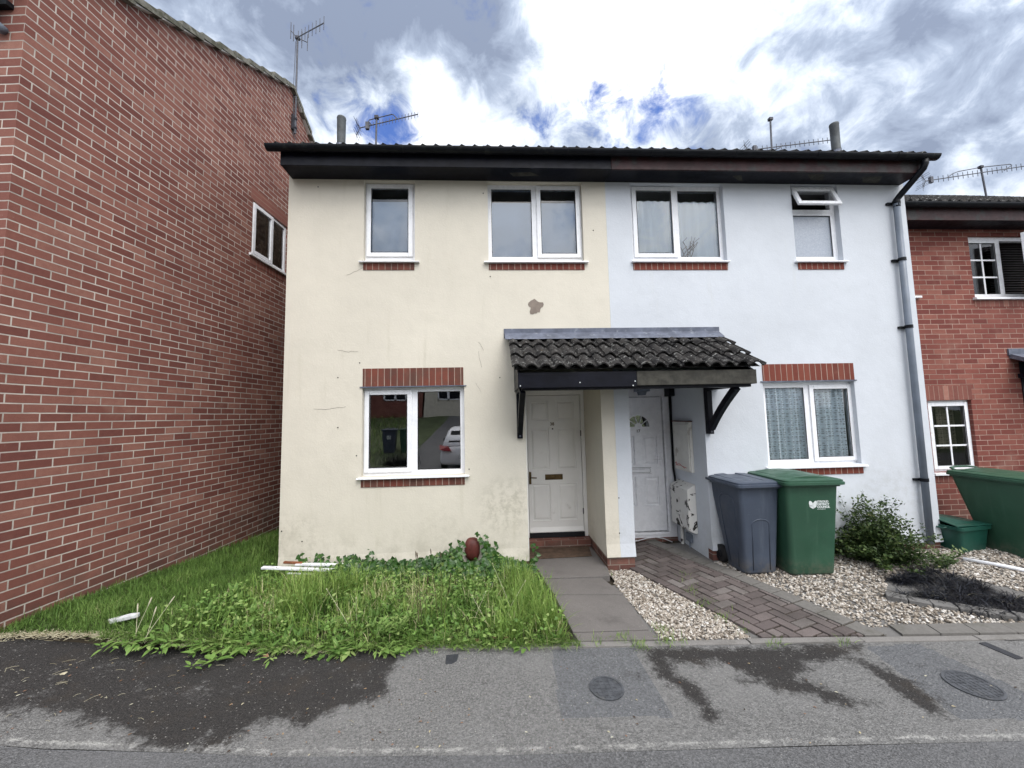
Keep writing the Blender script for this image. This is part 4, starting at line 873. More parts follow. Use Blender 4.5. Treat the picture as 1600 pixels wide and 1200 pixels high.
# green recycling crate
t=thing('recycling_box','dark green plastic recycling crate on the gravel between drainpipe and right bin','crate',(5.72,.02,-.05),R(8))
m=MB(); m.rings([rrect(.20,-.15,.15,.04,0),rrect(.235,-.18,.18,.045,.27),rrect(.255,-.20,.20,.05,.275),rrect(.255,-.20,.20,.05,.31),rrect(.235,-.18,.18,.045,.312),rrect(.22,-.165,.165,.04,.29),rrect(.19,-.14,.14,.04,.03)]); bx=m.build('body',M['darkgreen'],t,smooth=True); e=bx.modifiers.new('edge','EDGE_SPLIT'); e.split_angle=R(38)
m=MB(); m.tube([(-.256,-.06,.29),(-.28,-.05,.28),(-.28,.05,.28),(-.256,.06,.29)],.010,6); m.build('handle',M['darkgreen'],t)
m=MB(); m.prism([(-.25,-.16,.315),(.24,-.20,.318),(.25,.19,.325),(-.24,.21,.40)],(0,0,.012)); m.build('lid',M['darkgreen'],t,bevel=.005)

# ------------------------------------------------------------------ ground, road, pavement, paths
def frange(a,b,s):
    n=max(1,round((b-a)/s)); return [a+(b-a)*i/n for i in range(n+1)]
def sheet(xs,ys,zf):
    m=MB(); nx=len(xs)
    for y in ys:
        for x in xs: m.v.append((x,y,zf(x,y)))
    for j in range(len(ys)-1):
        for i in range(nx-1): a=j*nx+i; m.f.append((a,a+1,a+1+nx,a+nx))
    return m
far=[-250,-80,-40,-20,-12]
xs=far+frange(-8,8,.25)+[12,20,40,80,250]
def base_z(x,y):
    if y<kerb_y(x): return pave_z(x)-.12-(.05 if y<-2.6 else 0)
    return ground_z(max(-6,min(9,x)),min(y,8))-.03
ys=[-9,-6]+frange(-4,4,.2)+[6,9,14,25,60,250]
def bz(x,y): return base_z(x,y) if y>-5.2 else -.3
ys=[-250,-80,-30,-15]+ys
struct('ground',sheet(xs,ys,bz),M['soil'],smooth=True)
def inside(p,poly):
    x,y=p; c=False; n=len(poly)
    for i in range(n):
        x0,y0=poly[i]; x1,y1=poly[i-1]
        if (y0>y)!=(y1>y) and x<(x1-x0)*(y-y0)/(y1-y0)+x0: c=not c
    return c
def edge_d(p,poly):
    d=9
    for i in range(len(poly)):
        ax,ay=poly[i-1]; bx,by=poly[i]; vx,vy=bx-ax,by-ay; L2=vx*vx+vy*vy or 1e-9
        t=max(0,min(1,((p[0]-ax)*vx+(p[1]-ay)*vy)/L2)); d=min(d,math.hypot(p[0]-ax-vx*t,p[1]-ay-vy*t))
    return d
def pave_pt(x,y):
    z=-.1
    for _ in range(5): p=at_z(x,y,z); z=pave_z(p.x)
    return (p.x,p.y)
MOSS=[[(-260,1150),(-100,1000),(30,990),(330,985),(640,985),(634,1018),(608,1060),(600,1092),(540,1104),(478,1136),(400,1130),(330,1172),(255,1180),(190,1146),(120,1118),(0,1112)],
 [(1005,1014),(1345,1008),(1350,1020),(1260,1040),(1250,1080),(1180,1062),(1120,1030),(1100,1042),(1040,1030),(1062,1056),(1092,1070),(1132,1126),(1110,1128),(1060,1078),(1030,1060)],
 [(1255,1058),(1290,1074),(1370,1100),(1330,1106),(1270,1090),(1160,1062)],[(1335,1026),(1372,1040),(1430,1066),(1495,1122),(1455,1122),(1380,1072)]]
PATCH=[[(862,1015),(990,1012),(1052,1120),(876,1122)],[(1352,1010),(1436,1006),(1604,1082),(1604,1124),(1500,1124)]]
MOSS=[[pave_pt(*q) for q in p] for p in MOSS]; PATCH=[[pave_pt(*q) for q in p] for p in PATCH]
RE=[(-6,-2.22),(-1.63,-2.32),(.07,-2.40),(1.3,-2.45),(2.83,-2.52),(12,-2.9)]
road_y=lambda x: lerp(RE,x)
xs=[-30,-12]+frange(-5.2,6.4,.022)+[12,30]; nrow=46
m=MB(); nx=len(xs); moss=[]; patch=[]; grit=[]
for j in range(nrow+1):
    for x in xs:
        y0,y1=kerb_y(x)+.02,road_y(x); y=y0+(y1-y0)*j/nrow
        z=pave_z(x)+.004*noise.noise(Vector((x*1.5,y*1.5,0))) ; m.v.append((x,y,z))
        a=0.0
        if -5.3<x<6.5:
            for p in MOSS:
                d=edge_d((x,y),p); a=max(a,.5+min(.5,d/.13) if inside((x,y),p) else .5-min(.5,d/.24))
        moss.append(a); patch.append(max((1.0 if inside((x,y),p) else 0.0) for p in PATCH))
        g=max(0,1-abs(y-y1-.035)/.06); g=max(g,.55*max(0,1-abs(y-y1-.25)/.3) if x<-.6 else 0); grit.append(g)
for j in range(nrow):
    for i in range(nx-1): a=j*nx+i; m.f.append((a+nx,a+nx+1,a+1,a))
pv=struct('pavement',m,M['pavement'],smooth=True)
for nme,dat in (('moss',moss),('patch',patch),('grit',grit)):
    at=pv.data.attributes.new(nme,'FLOAT','POINT'); at.data.foreach_set('value',dat)
xs=[-60,-20,-8]+frange(-5,6,.1)+[12,30,60]
m=MB(); nx=len(xs)
for q in (0,.04,.3,1,2.2,5.4):
    for x in xs: m.v.append((x,road_y(x)-q,pave_z(x)-.002-.02*min(1,q)))
for j in range(5):
    for i in range(nx-1): a=j*nx+i; m.f.append((a+nx,a+nx+1,a+1,a))
struct('road',m,M['road'],smooth=True)
# thin concrete edging strip between gardens and pavement, in lengths
m=MB(); x=-.72; random.seed(3)
while x<7:
    L=.9+random.uniform(-.03,.03); x1=x+L-.006
    for a,b in ((x,x1),):
        y0,y1=kerb_y(a),kerb_y(b); j=random.uniform(-.004,.004)
        m.rings([[(a,y0+.05,pave_z(a)-.1),(a,y0-.005,pave_z(a)-.1),(a,y0-.005,pave_z(a)+.013+j),(a,y0+.05,pave_z(a)+.016+j)],[(b,y1+.05,pave_z(b)-.1),(b,y1-.005,pave_z(b)-.1),(b,y1-.005,pave_z(b)+.013+j),(b,y1+.05,pave_z(b)+.016+j)]])
    x+=L
struct('kerb',m,M['kerb'],bevel=.006)
# concrete path of cream house, four cast bays
def gp(px,py,off=0):
    z=-.1
    for _ in range(6): p=at_z(px,py,z+off); z=ground_z(p.x,p.y)
    return Vector((p.x,p.y,z+off))
tops=.012
L_=[Vector((.402,.735,0)),gp(842,887),gp(868,930),gp(893,985),gp(905,1008)]
R_=[Vector((1.312,.735,0)),gp(952,893),gp(953,905),gp(975,932),gp(1014,985),gp(1033,1003)]
bays=[[(.402,.735),(1.312,.735),(1.312,-.02),(gp(953,904).x,gp(953,904).y),(L_[1].x,gp(953,904).y+.02)],
 [(L_[1].x,gp(953,904).y+.012),(gp(940,905).x,gp(953,904).y-.008),(gp(975,931).x,gp(975,931).y),(gp(866,931).x,gp(866,931).y)],
 [(gp(866,932).x,gp(866,932).y),(gp(975,932).x,gp(975,932).y),(gp(1014,986).x,gp(1014,986).y),(gp(895,990).x,gp(895,990).y)],
 [(gp(895,991).x,gp(895,991).y),(gp(1014,987).x,gp(1014,987).y),(gp(1036,1003).x,kerb_y(1.2)+.052),(gp(906,1008).x,kerb_y(.6)+.052)]]
m=MB()
for i,b in enumerate(bays):
    h=[.02,.006,.004,0][i]; pts=[(x,y,ground_z(x,y)+tops+h) for x,y in b]; m.rings([[(p[0],p[1],p[2]-.08) for p in reversed(pts)][::-1],pts])
struct('path',m,M['concrete'],bevel=.006)
m=MB(); m.rings([[(x,y,-.11+.02) for x,y in ((.42,.33),(1.22,.36),(1.27,.715),(.42,.715))],[(x,y,-.11+.028) for x,y in ((.42,.33),(1.22,.36),(1.27,.715),(.42,.715))]])
tag(m.build('door_mat',M['mat'],None),'worn brown mat lying on the path before door 38','door mat')
# block-paved path of white house
A0=gp(1200,1003); A1=Vector((1.60,.0,0)); B0=gp(1385,993); B1=Vector((2.52,.0,0))
ax=((A1-A0)+(B1-B0)); ax.z=0; ax.normalize(); bx=Vector((ax.y,-ax.x,0)); W_=(B0-A0).dot(bx); Lp=2.55
m=MB(); m.custom=True; random.seed(9)
def clip_front(P):
    out=[]; f=lambda p: p.y-(kerb_y(p.x)+.055)
    for a,b in zip(P,P[1:]+P[:1]):
        fa,fb=f(a),f(b)
        if fa>=0: out.append(a)
        if (fa>=0)!=(fb>=0): out.append(a.lerp(b,fa/(fa-fb)))
    return out
def block(u0,u1,v0,v1,kind=.5):
    g=.0075; u0+=g;u1-=g;v0+=g;v1-=g
    if u1-u0<.012 or v1-v0<.012: return
    P=[A0+ax*u+bx*v for u,v in ((u0,v0),(u0,v1),(u1,v1),(u1,v0))]; c=sum(P,Vector())/4
    if c.y>.86 or (c.y>-.02 and (c.x<1.67 or c.x>2.57)): return
    P=clip_front(P)
    if len(P)<3: return
    c=sum(P,Vector())/len(P)
    h=random.uniform(-.003,.003); t=random.random()
    zt=[ground_z(p.x,p.y)+.016+h for p in P]; top=[(p+(c-p).normalized()*.005) for p in P]
    r0=[(p.x,p.y,z-.05) for p,z in zip(P,zt)]; r1=[(p.x,p.y,z-.004) for p,z in zip(P,zt)]; r2=[(p.x,p.y,z) for p,z in zip(top,zt)]
    nf=len(m.f); m.rings([r0,r1,r2],cap0=False)
    for f in m.f[nf:]: m.uv += [(t,kind)]*len(f)
u=.10
nU=int(Lp/u)
for j in range(-5,int(Lp/.2)+1): block(.1+.2*j,.1+.2*j+.2,0,.10); block(.1+.2*j,.1+.2*j+.2,W_-.17,W_,.9)
for x in range(-2,int(W_/u)+2):
    for y in range(-9,nU+2):
        r=(x-y)%4
        if r==0: q=(y*u+.1,y*u+u+.1,x*u+.1,x*u+2*u+.1)
        elif r==3: q=(y*u+.1,y*u+2*u+.1,x*u+.1,x*u+u+.1)
        else: continue
        a,b,c,d=q; c=max(c,.10); d=min(d,W_-.17)
        block(a,b,c,d)
# row of edging pavers along the pavement to the right
xx=B0.x+.12
while xx<6.2:
    L=.30; ya,yb=kerb_y(xx)+.055,kerb_y(xx+L)+.055; h=random.uniform(-.003,.003); t=random.uniform(.6,1)
    nf=len(m.f); zz=lambda x,y: ground_z(x,y)+.014+h
    q=[(xx,ya),(xx+L-.008,yb),(xx+L-.008+.03,yb+.13),(xx+.03,ya+.13)]
    m.rings([[(x,y,zz(x,y)-.05) for x,y in q],[(x,y,zz(x,y)) for x,y in q]])
    for f in m.f[nf:]: m.uv += [(t,.9)]*len(f)
    xx+=L
struct('block_path',m,M['blocks'])
m=MB(); q=[A0-ax*.3,B0-ax*.1,B1+ax*.9,A1+ax*.9]; q=clip_front([A0-ax*.6+bx*.01,A0+ax*Lp+bx*.01,A0+ax*Lp+bx*(W_-.01),A0-ax*.6+bx*(W_-.01)]); n=14
for i in range(n):
    l=lambda t:(A0-ax*.6+bx*.01).lerp(A0+ax*2.5+bx*.01,t); r=lambda t:(A0-ax*.6+bx*(W_-.01)).lerp(A0+ax*2.5+bx*(W_-.01),t)
    Q=clip_front([l(i/n),l((i+1)/n),r((i+1)/n),r(i/n)])
    if len(Q)>2: m.poly([(p.x,p.y,ground_z(p.x,p.y)+.004) for p in Q][::-1])
struct('path_bedding',m,M['soil'])
def on_path(x,y,pad=0):
    d=Vector((x,y,0))-A0; d.z=0; v=d.dot(bx); return -pad<v<W_+pad
def left_edge(x,y): # signed distance right of concrete path edge
    a=gp(953,905); b=gp(1036,1003); t=(y-a.y)/(b.y-a.y); return x-(a.x+(b.x-a.x)*t)

# ------------------------------------------------------------------ gravel
_ico=[]
def ico():
    p=(1+5**.5)/2
    v=[Vector(q).normalized() for q in ((-1,p,0),(1,p,0),(-1,-p,0),(1,-p,0),(0,-1,p),(0,1,p),(0,-1,-p),(0,1,-p),(p,0,-1),(p,0,1),(-p,0,-1),(-p,0,1))]
    f=[(0,11,5),(0,5,1),(0,1,7),(0,7,10),(0,10,11),(1,5,9),(5,11,4),(11,10,2),(10,7,6),(7,1,8),(3,9,4),(3,4,2),(3,2,6),(3,6,8),(3,8,9),(4,9,5),(2,4,11),(6,2,10),(8,6,7),(9,8,1)]
    return v,f
IV,IF=ico(); random.seed(21)
shapes=[]
for _ in range(14):
    sx,sy,sz=random.uniform(.7,1.25),random.uniform(.6,1.0),random.uniform(.45,.75)
    shapes.append([Vector((v.x*sx,v.y*sy,v.z*sz))*random.uniform(.78,1.18) for v in IV])
def stones(name,label,region,n,x0,x1,y0,y1,smin,smax):
    m=MB(); m.custom=True; c=0; tries=0
    while c<n and tries<n*12:
        tries+=1; x=random.uniform(x0,x1); y=random.uniform(y0,y1)
        if not region(x,y): continue
        c+=1; s=random.uniform(smin,smax)*(.8 if random.random()<.5 else 1.1); sh=random.choice(shapes); a=random.uniform(0,6.3); ca,sa=math.cos(a)*s,math.sin(a)*s; ti=random.uniform(-.5,.5)
        z=ground_z(x,y)+s*random.uniform(.0,.9)-.004; b=len(m.v); t=random.random()**1.0
        for v in sh: m.v.append((x+v.x*ca-v.y*sa,y+v.x*sa+v.y*ca,z+v.z*s+v.x*s*ti))
        for f in IF: m.f.append((b+f[0],b+f[1],b+f[2]))
        m.uv += [(t,.5)]*60
    o=m.build(name,M['gravel'],None); return tag(o,label,'gravel',kind='stuff')
def reg1(x,y): return kerb_y(x)+.055<y<-.02-(.30 if x<1.3 else 0) and left_edge(x,y)>.005 and not on_path(x,y,.005) and x<2.0 and (Vector((x,y,0))-A0).dot(bx)<0
stones('gravel','pale loose gravel strip between the two garden paths','x' and reg1,5200,1.1,2.1,-1.65,-.0,.008,.0145)
BEDP=[gp(1384,938),gp(1385,903),gp(1450,888),gp(1600,925),gp(1640,960),gp(1592,972)]
BEDP=[(p.x,p.y) for p in BEDP]
def reg2(x,y):
    return y<(-.03 if x<5.5 else .66) and y>kerb_y(x)+.19 and (Vector((x,y,0))-A0).dot(bx)>W_+.004 and not inside((x,y),BEDP)
stones('gravel','wide area of mixed buff gravel in front of the white house','x' and reg2,23000,2.4,7.2,-1.9,.66,.0085,.0155)
xs=frange(.9,8,.1); ys=frange(-2.2,.7,.1)
g=sheet(xs,ys,lambda x,y: ground_z(x,max(y,kerb_y(x)+.06))-.006); 
g.f=[f for f in g.f if all(g.v[i][1]>kerb_y(g.v[i][0])-.02 for i in f) and all((g.v[i][0]>1.25 or g.v[i][1]<-.3) for i in f)]
struct('gravel_base',g,M['stone'])

# bed of black grass with stone edging
random.seed(31)
m=MB(); m.custom=True
def blade(m,p,d,L,w,droop,t,seg=3,side=None):
    """curved tapering blade from p towards d"""
    d=d.normalized(); s=d.cross(Vector((0,0,1)))
    s=(s.normalized() if s.length>1e-3 else Vector((1,0,0))) if side is None else side
    b=len(m.v); q=Vector(p)
    for i in range(seg):
        ww=w*(1-.6*i/seg)*.5; m.v.append(tuple(q-s*ww)); m.v.append(tuple(q+s*ww))
        q=q+d*(L/seg); d=(d+Vector((0,0,-droop/seg))).normalized()
    m.v.append(tuple(q))
    for i in range(seg-1): a=b+2*i; m.f.append((a,a+1,a+3,a+2)); m.uv += [(t,i/seg)]*4
    a=b+2*(seg-1); m.f.append((a,a+1,a+2)); m.uv += [(t,1)]*3
bc=sum((Vector((x,y,0)) for x,y in BEDP),Vector())/len(BEDP)
cl=[]
while len(cl)<60:
    x=random.uniform(3.5,5.2); y=random.uniform(-1.6,-.4)
    if inside((x,y),BEDP) and edge_d((x,y),BEDP)>.05: cl.append((x,y))
for x,y in cl:
    z=ground_z(x,y)
    for k in range(52):
        a=random.uniform(0,6.3); e=random.uniform(.25,1.3); d=Vector((math.cos(a),math.sin(a),e)); blade(m,(x+random.uniform(-.03,.03),y+random.uniform(-.03,.03),z),d,random.uniform(.11,.21),random.uniform(.005,.008),random.uniform(1.1,2.4),random.random(),4)
tag(m.build('black_grass',M['mondo'],None),'dense mat of black ornamental grass in a stone edged bed','ornamental grass',kind='stuff')
E0=[gp(1384,936),gp(1420,944),gp(1459,951),gp(1500,957),gp(1545,965),gp(1592,971),gp(1650,981)]
for i,(a,b) in enumerate(zip(E0,E0[1:])):
    d=(b-a).normalized(); n_=Vector((-d.y,d.x,0)); m=MB(); L=(b-a).length
    q=[(0.004,-.0),(L-.004,-.0),(L-.004,.12),(.004,.12)]; m.rings([[(a+d*u_+n_*v_-Vector((0,0,.03))) for u_,v_ in q],[(a+d*u_+n_*v_+Vector((0,0,.038))) for u_,v_ in q]])
    o=m.build('edging_stone',M['stone'],None,bevel=.008); tag(o,'weathered grey edging stone bordering the black grass bed','edging stone','stones edging the black grass bed')
m=MB(); a=gp(1505,876); b=gp(1640,903); m.tube([a+Vector((0,0,.02)),a.lerp(b,.5)+Vector((0,0,.028)),b+Vector((0,0,.024))],.021,12)
tag(m.build('plastic_pipe',M['whitepipe'],None,smooth=True),'long white plastic pipe lying on the gravel in front of the right green bin','pipe')

# ------------------------------------------------------------------ covers in the pavement
def cover(name,label,px,py,r,mat,grid):
    x,y=pave_pt(px,py); z=pave_z(x); t=thing(name,label,'manhole cover',(x,y,z))
    m=MB(); m.tube([(0,0,-.02),(0,0,.0045)],r,40); m.build('plate',M[mat],t)
    m=MB(); n=40
    for j in range(n):
        a,b=2*math.pi*j/n,2*math.pi*(j+1)/n; m.rings([[(rr*math.cos(q),rr*math.sin(q),zz) for rr,zz in ((r,.003),(r+.014,.003),(r+.014,.0085),(r,.0085))] for q in (a,b)],cap0=False,cap1=False)
    m.build('rim',M[mat],t)
    m=MB(); k=int(r/grid)
    for i in range(-k,k+1):
        h=math.sqrt(max(0,r*r-(i*grid)**2))-.008
        if h>.01: m.box(i*grid-.004,i*grid+.004,-h,h,.004,.0078); m.box(-h,h,i*grid-.004,i*grid+.004,.004,.0074)
    g=m.build('grid_ribs',M[mat],t); return t
cover('manhole_cover','round grey iron cover with a grid pattern on the pavement before the concrete path',948,1076,.098,'iron',.033)
cover('manhole_cover','worn round iron cover set in the smooth tarmac strip at the right',1520,1071,.125,'iron',.03)
x,y=pave_pt(704,1031); m=MB(); q=[(-.035,.055),(.05,.06),(.045,-.02),(.012,-.055),(-.03,-.05)]; z=pave_z(x)
m.rings([[(x+a*1.1,y+b,z-.01) for a,b in q[::-1]],[(x+a*1.1,y+b,z+.006) for a,b in q[::-1]]]); tag(m.build('stopcock_cover',M['patchtar'],None,bevel=.003),'small dark tarred stopcock cover at the pavement edge below the lawn','cover')
a=pave_pt(1535,1005); b=pave_pt(1594,1030); m=MB(); m.bar((a[0],a[1],pave_z(a[0])),(b[0],b[1],pave_z(b[0])),.065,.012); tag(m.build('tar_strip',M['patchtar'],None),'dark tar strip sealing a slot in the pavement at far right','cover')

# ------------------------------------------------------------------ plants
UP=Vector((0,0,1))
def leaf(m,p,d,n,L,w,t,fold=.15,kind=0):
    """pointed (0) or heart-shaped (1) leaf from p along d with upper side n"""
    d=d.normalized(); s=d.cross(n)
    if s.length<1e-3: s=Vector((1,0,0))
    s.normalize(); n=s.cross(d); b=len(m.v)
    prof=((0,.0),(.28,.5),(.62,.40),(1,0)) if kind==0 else ((-.10,.30),(.08,.52),(.5,.40),(1,0))
    ctr=[p+d*(L*max(0,q[0]))-n*(L*.18*q[0]*q[0]) for q in prof]
    lf=[p+d*(L*q[0])+s*(w*q[1])+n*(w*fold*q[1])-n*(L*.18*q[0]*q[0]) for q in prof[:3]]; rt=[p+d*(L*q[0])-s*(w*q[1])+n*(w*fold*q[1])-n*(L*.18*q[0]*q[0]) for q in prof[:3]]
    m.v += [tuple(x) for x in (ctr[0],lf[0],lf[1],lf[2],ctr[3],rt[2],rt[1],rt[0],ctr[2])]
    m.f += [(b,b+1,b+2,b+8),(b+8,b+2,b+3),(b+8,b+3,b+4),(b+8,b+4,b+5),(b+8,b+5,b+6),(b,b+8,b+6,b+7)]
    m.uv += [(t,.5)]*20
def rnd_dir(a,b): t=random.uniform(0,6.283); e=random.uniform(a,b); return Vector((math.cos(t)*math.cos(e),math.sin(t)*math.cos(e),math.sin(e)))
def lawn_ok(x,y):
    if x<gable_x(y)+.01 or y>7: return False
    if y<kerb_y(x)+.02: return False
    if y>-.01 and x>-2.45: return False
    if y>kerb_y(.5) and x>.40: 
        return x<lerp([(kerb_y(.6),.58),(-.2,.44)],y)
    return True
def longness(x,y):
    """0 = short turf, 1 = tall unmown growth"""
    return max(0,min(1,(x+2.75+.35*noise.noise(Vector((x*1.3,y*1.3,2))))/.7))*(1 if y<.1 else .2)
xs=frange(-4.4,.6,.1); ys=frange(-1.7,7,.1); g=sheet(xs,ys,lambda x,y: ground_z(x,y)+.004)
g.f=[f for f in g.f if all(g.v[i][1]>kerb_y(g.v[i][0])+.0 and g.v[i][0]<.58 for i in f)]
k=NT('lawn_soil'); p=k.geo(); c=k.mix(k.noise(p,12,6,.7),(.022,.026,.010),(.05,.075,.02)); k.bsdf(c,.95,k.bump(k.noise(p,60,5),.8,.02)); struct('lawn_soil',g,k.done())
random.seed(41)
turf=MB(); turf.custom=True; tall=MB(); tall.custom=True
def add_turf(n,x0,x1,y0,y1,scale=1):
    for _ in range(n):
        x=random.uniform(x0,x1); y=random.uniform(y0,y1)
        if not lawn_ok(x,y) or (y<0 and random.random()<longness(x,y)*.8): continue
        cl=noise.noise(Vector((x*3,y*3,0))); t=min(1,max(0,.42+.35*cl+random.uniform(-.28,.28)+(.25 if random.random()<.05 else 0)))
        d=rnd_dir(.5,1.45); blade(turf,(x,y,ground_z(x,y)),d,random.uniform(.045,.10)*scale*(1+.5*cl),random.uniform(.0035,.006)*scale,random.uniform(.4,1.5),t,2)
add_turf(26000,-3.75,-1.9,-1.5,.4); add_turf(7000,-3.6,-2.4,.4,2.2,1.3); add_turf(1200,-3.4,-2.4,2.2,5,1.8)
def add_tall(n,x0,x1,y0,y1):
    for _ in range(n):
        x=random.uniform(x0,x1); y=random.uniform(y0,y1)
        if not lawn_ok(x,y) or random.random()>longness(x,y) or (x<-1.8 and y>-.28): continue
        cl=noise.noise(Vector((x*2.2,y*2.2,5))); cl2=noise.noise(Vector((x*6,y*6,9)))
        t=min(1,max(0,.50+.65*cl+random.uniform(-.3,.3))); 
        if random.random()<.09: t=1
        h=random.uniform(.08,.22)*(1+.6*cl2)*(1.0 if y<-.35 else .75)*(.55+.45*min(1,(y-kerb_y(x))/.25))
        if cl2<-.25: h*=.5
        d=rnd_dir(.75,1.5)
        if y<kerb_y(x)+.15: d=(d+Vector((0,-.35,0)))
        blade(tall,(x,y,ground_z(x,y)),d,h,random.uniform(.004,.0085),random.uniform(.4,1.7),t,3)
add_tall(13500,-3.0,.62,-1.52,-.02)
for cx,cy in ((.35,-.75),(.30,-1.05),(.22,-.45),(.1,-1.3),(.42,-1.2),(-1.9,-.62),(-1.65,-.75),(-1.5,-.55),(-1.75,-.95)):    # coarse tussocks
    for _ in range(260):
        x=cx+random.gauss(0,.09); y=cy+random.gauss(0,.09)
        if lawn_ok(x,y): blade(tall,(x,y,ground_z(x,y)),rnd_dir(.95,1.5),random.uniform(.16,.34)*(.6+.4*min(1,(y-kerb_y(x))/.4)),random.uniform(.005,.009),random.uniform(.5,1.6),random.uniform(.35,.85),4)
# tufts in the joints of the paths
for px,py,n in ((972,1000,60),(1000,1010,60),(938,1003,40),(1080,925,70),(1100,945,70),(1130,965,60),(1068,905,40),(1040,1003,50),(1215,1008,30),(1320,1005,20),(1028,985,40),(1060,1000,30),(1165,985,20),(955,898,20)):
    for _ in range(n):
        p=gp(px+random.gauss(0,7),py+random.gauss(0,4)); blade(tall,p,rnd_dir(.5,1.4),random.uniform(.025,.075),.004,random.uniform(.4,1.4),random.uniform(.2,.8),3)
tag(turf.build('lawn_grass',M['turf'],None),'short green turf between the brick gable and the cream house','grass',kind='stuff')
tag(tall.build('long_grass',M['grass'],None),'tall unmown grass in the front garden of the cream house','grass',kind='stuff')
# broadleaf weeds (dock, dandelion, plantain) all over the unmown part
weeds=MB(); weeds.custom=True
def rosette(x,y,n,L,t0,flat=.5):
    z=ground_z(x,y)+.01
    for k in range(n):
        a=6.283*k/n+random.uniform(-.4,.4); e=random.uniform(flat*.3,flat*1.7); d=Vector((math.cos(a),math.sin(a),math.tan(min(1.2,e)))); l=L*random.uniform(.6,1.2)
        p=Vector((x,y,z)); q=p+d.normalized()*l*.35
        leaf(weeds,q,d-Vector((0,0,.35)),UP,l,l*random.uniform(.30,.46),min(1,max(0,t0+random.uniform(-.2,.2))))
random.seed(51)
c=0
while c<620:
    x=random.uniform(-2.7,.55); y=random.uniform(-1.5,-.15)
    if not lawn_ok(x,y) or random.random()>longness(x,y): continue
    c+=1; cl=noise.noise(Vector((x*2,y*2,3))); rosette(x,y,random.randint(4,9),random.uniform(.04,.10)*(.85 if y<-1.25 else 1),.45+.4*cl+random.uniform(-.1,.1),random.uniform(.3,1.0))
c=0
while c<260:   # small clover-like leaves raised among the grass
    x=random.uniform(-2.8,.5); y=random.uniform(-1.5,-.2)
    if not lawn_ok(x,y) or random.random()>longness(x,y): continue
    c+=1; z=ground_z(x,y)+random.uniform(.05,.16)
    for k in range(random.randint(6,14)):
        p=Vector((x+random.gauss(0,.05),y+random.gauss(0,.05),z+random.gauss(0,.025))); leaf(weeds,p,rnd_dir(-.3,.6),(UP+rnd_dir(-.5,.5)*.6).normalized(),random.uniform(.018,.042),random.uniform(.014,.03),random.uniform(.25,.95),kind=random.randint(0,1))
for _ in range(300):
    px=random.uniform(180,655) if random.random()<.85 else random.uniform(655,900)
    if noise.noise(Vector((px*.018,0,7)))<random.uniform(-.25,.2): continue
    p=gp(px,1000); y=kerb_y(p.x)+random.gauss(.02,.05)-(.045 if px<640 else -.03); p=Vector((p.x,y,0))
    L=random.uniform(.025,.095); z=max(pave_z(p.x),ground_z(p.x,max(y,kerb_y(p.x))))+.008; t0=random.uniform(.35,.95)
    for k in range(random.randint(3,7)):
        d=Vector((random.uniform(-1,1),random.uniform(-1,.25),random.uniform(.15,.9))); q=Vector((p.x+random.gauss(0,.02),p.y+.02,z)); leaf(weeds,q+d.normalized()*L*.4,d-Vector((0,0,.45)),UP,L,L*random.uniform(.28,.5),min(1,max(0,t0+random.uniform(-.2,.2))))
for _ in range(2600):
    px=random.uniform(150,905); p=gp(px,1000); y=kerb_y(p.x)+abs(random.gauss(0,.04))-.01; z=max(pave_z(p.x),ground_z(p.x,max(y,kerb_y(p.x)))); blade(tall if False else weeds,(p.x,y,z),Vector((random.uniform(-.8,.8),random.uniform(-1.1,.1),random.uniform(.5,1.6))),random.uniform(.05,.13),random.uniform(.004,.007),random.uniform(.8,1.9),random.uniform(.4,1),3)
for px,py,s in ((330,1040,.10),(345,1032,.09),(300,1046,.07),(250,1020,.06),(622,1026,.08),(605,1022,.08),(420,1020,.09),(385,1012,.10),(360,1000,.10),(455,1018,.08),(520,1016,.09),(560,1020,.09),(640,1022,.06)):
    p=gp(px,py); rosette(p.x,p.y,7,s*.8,.6,.6)
tag(weeds.build('weed_leaves',M['weed'],None),'broad leaved weeds crowding the unmown front garden','weeds',kind='stuff')
# tall leafy willowherb near the pavement edge
def stem_plant(name,label,cat,loc,nst,h,spread,ll,lw,mat,dens=26,tr=(.3,.9)):
    t=thing(name,label,cat,loc); m=MB(); m.custom=True; s=MB(); s.custom=True
    for i in range(nst):
        d=(UP+rnd_dir(0,.4)*spread).normalized(); q=Vector((random.gauss(0,.03),random.gauss(0,.02),0)); pts=[q.copy()]; hh=h*random.uniform(.6,1.1); n=8
        for k in range(n):
            q=q+d*hh/n; d=(d+rnd_dir(-.5,.5)*.09).normalized(); pts.append(q.copy())
        nf=len(s.f); s.tube(pts,[.0035-.0025*j/n for j in range(n+1)],5)
        for f in s.f[nf:]: s.uv += [(.35,0)]*len(f)
        for k in range(dens):
            u=(k+.5)/dens; j=min(n-1,int(u*n)); p=pts[j].lerp(pts[j+1],u*n-j); a=k*2.4+random.uniform(-.3,.3); e=.25+.8*u
            leaf(m,p,Vector((math.cos(a),math.sin(a),e)),UP,ll*(1.1-.6*u)*random.uniform(.8,1.15),lw*random.uniform(.8,1.15),random.uniform(*tr)*(.7+.3*u))
    s.build('stems',M[mat],t); m.build('leaves',M[mat],t); return t
random.seed(61)
p=gp(615,1003); stem_plant('willowherb','bushy pale green willowherb with narrow leaves rising at the pavement edge','plant',tuple(p),9,.26,.75,.075,.017,'weed',26,(.55,1))
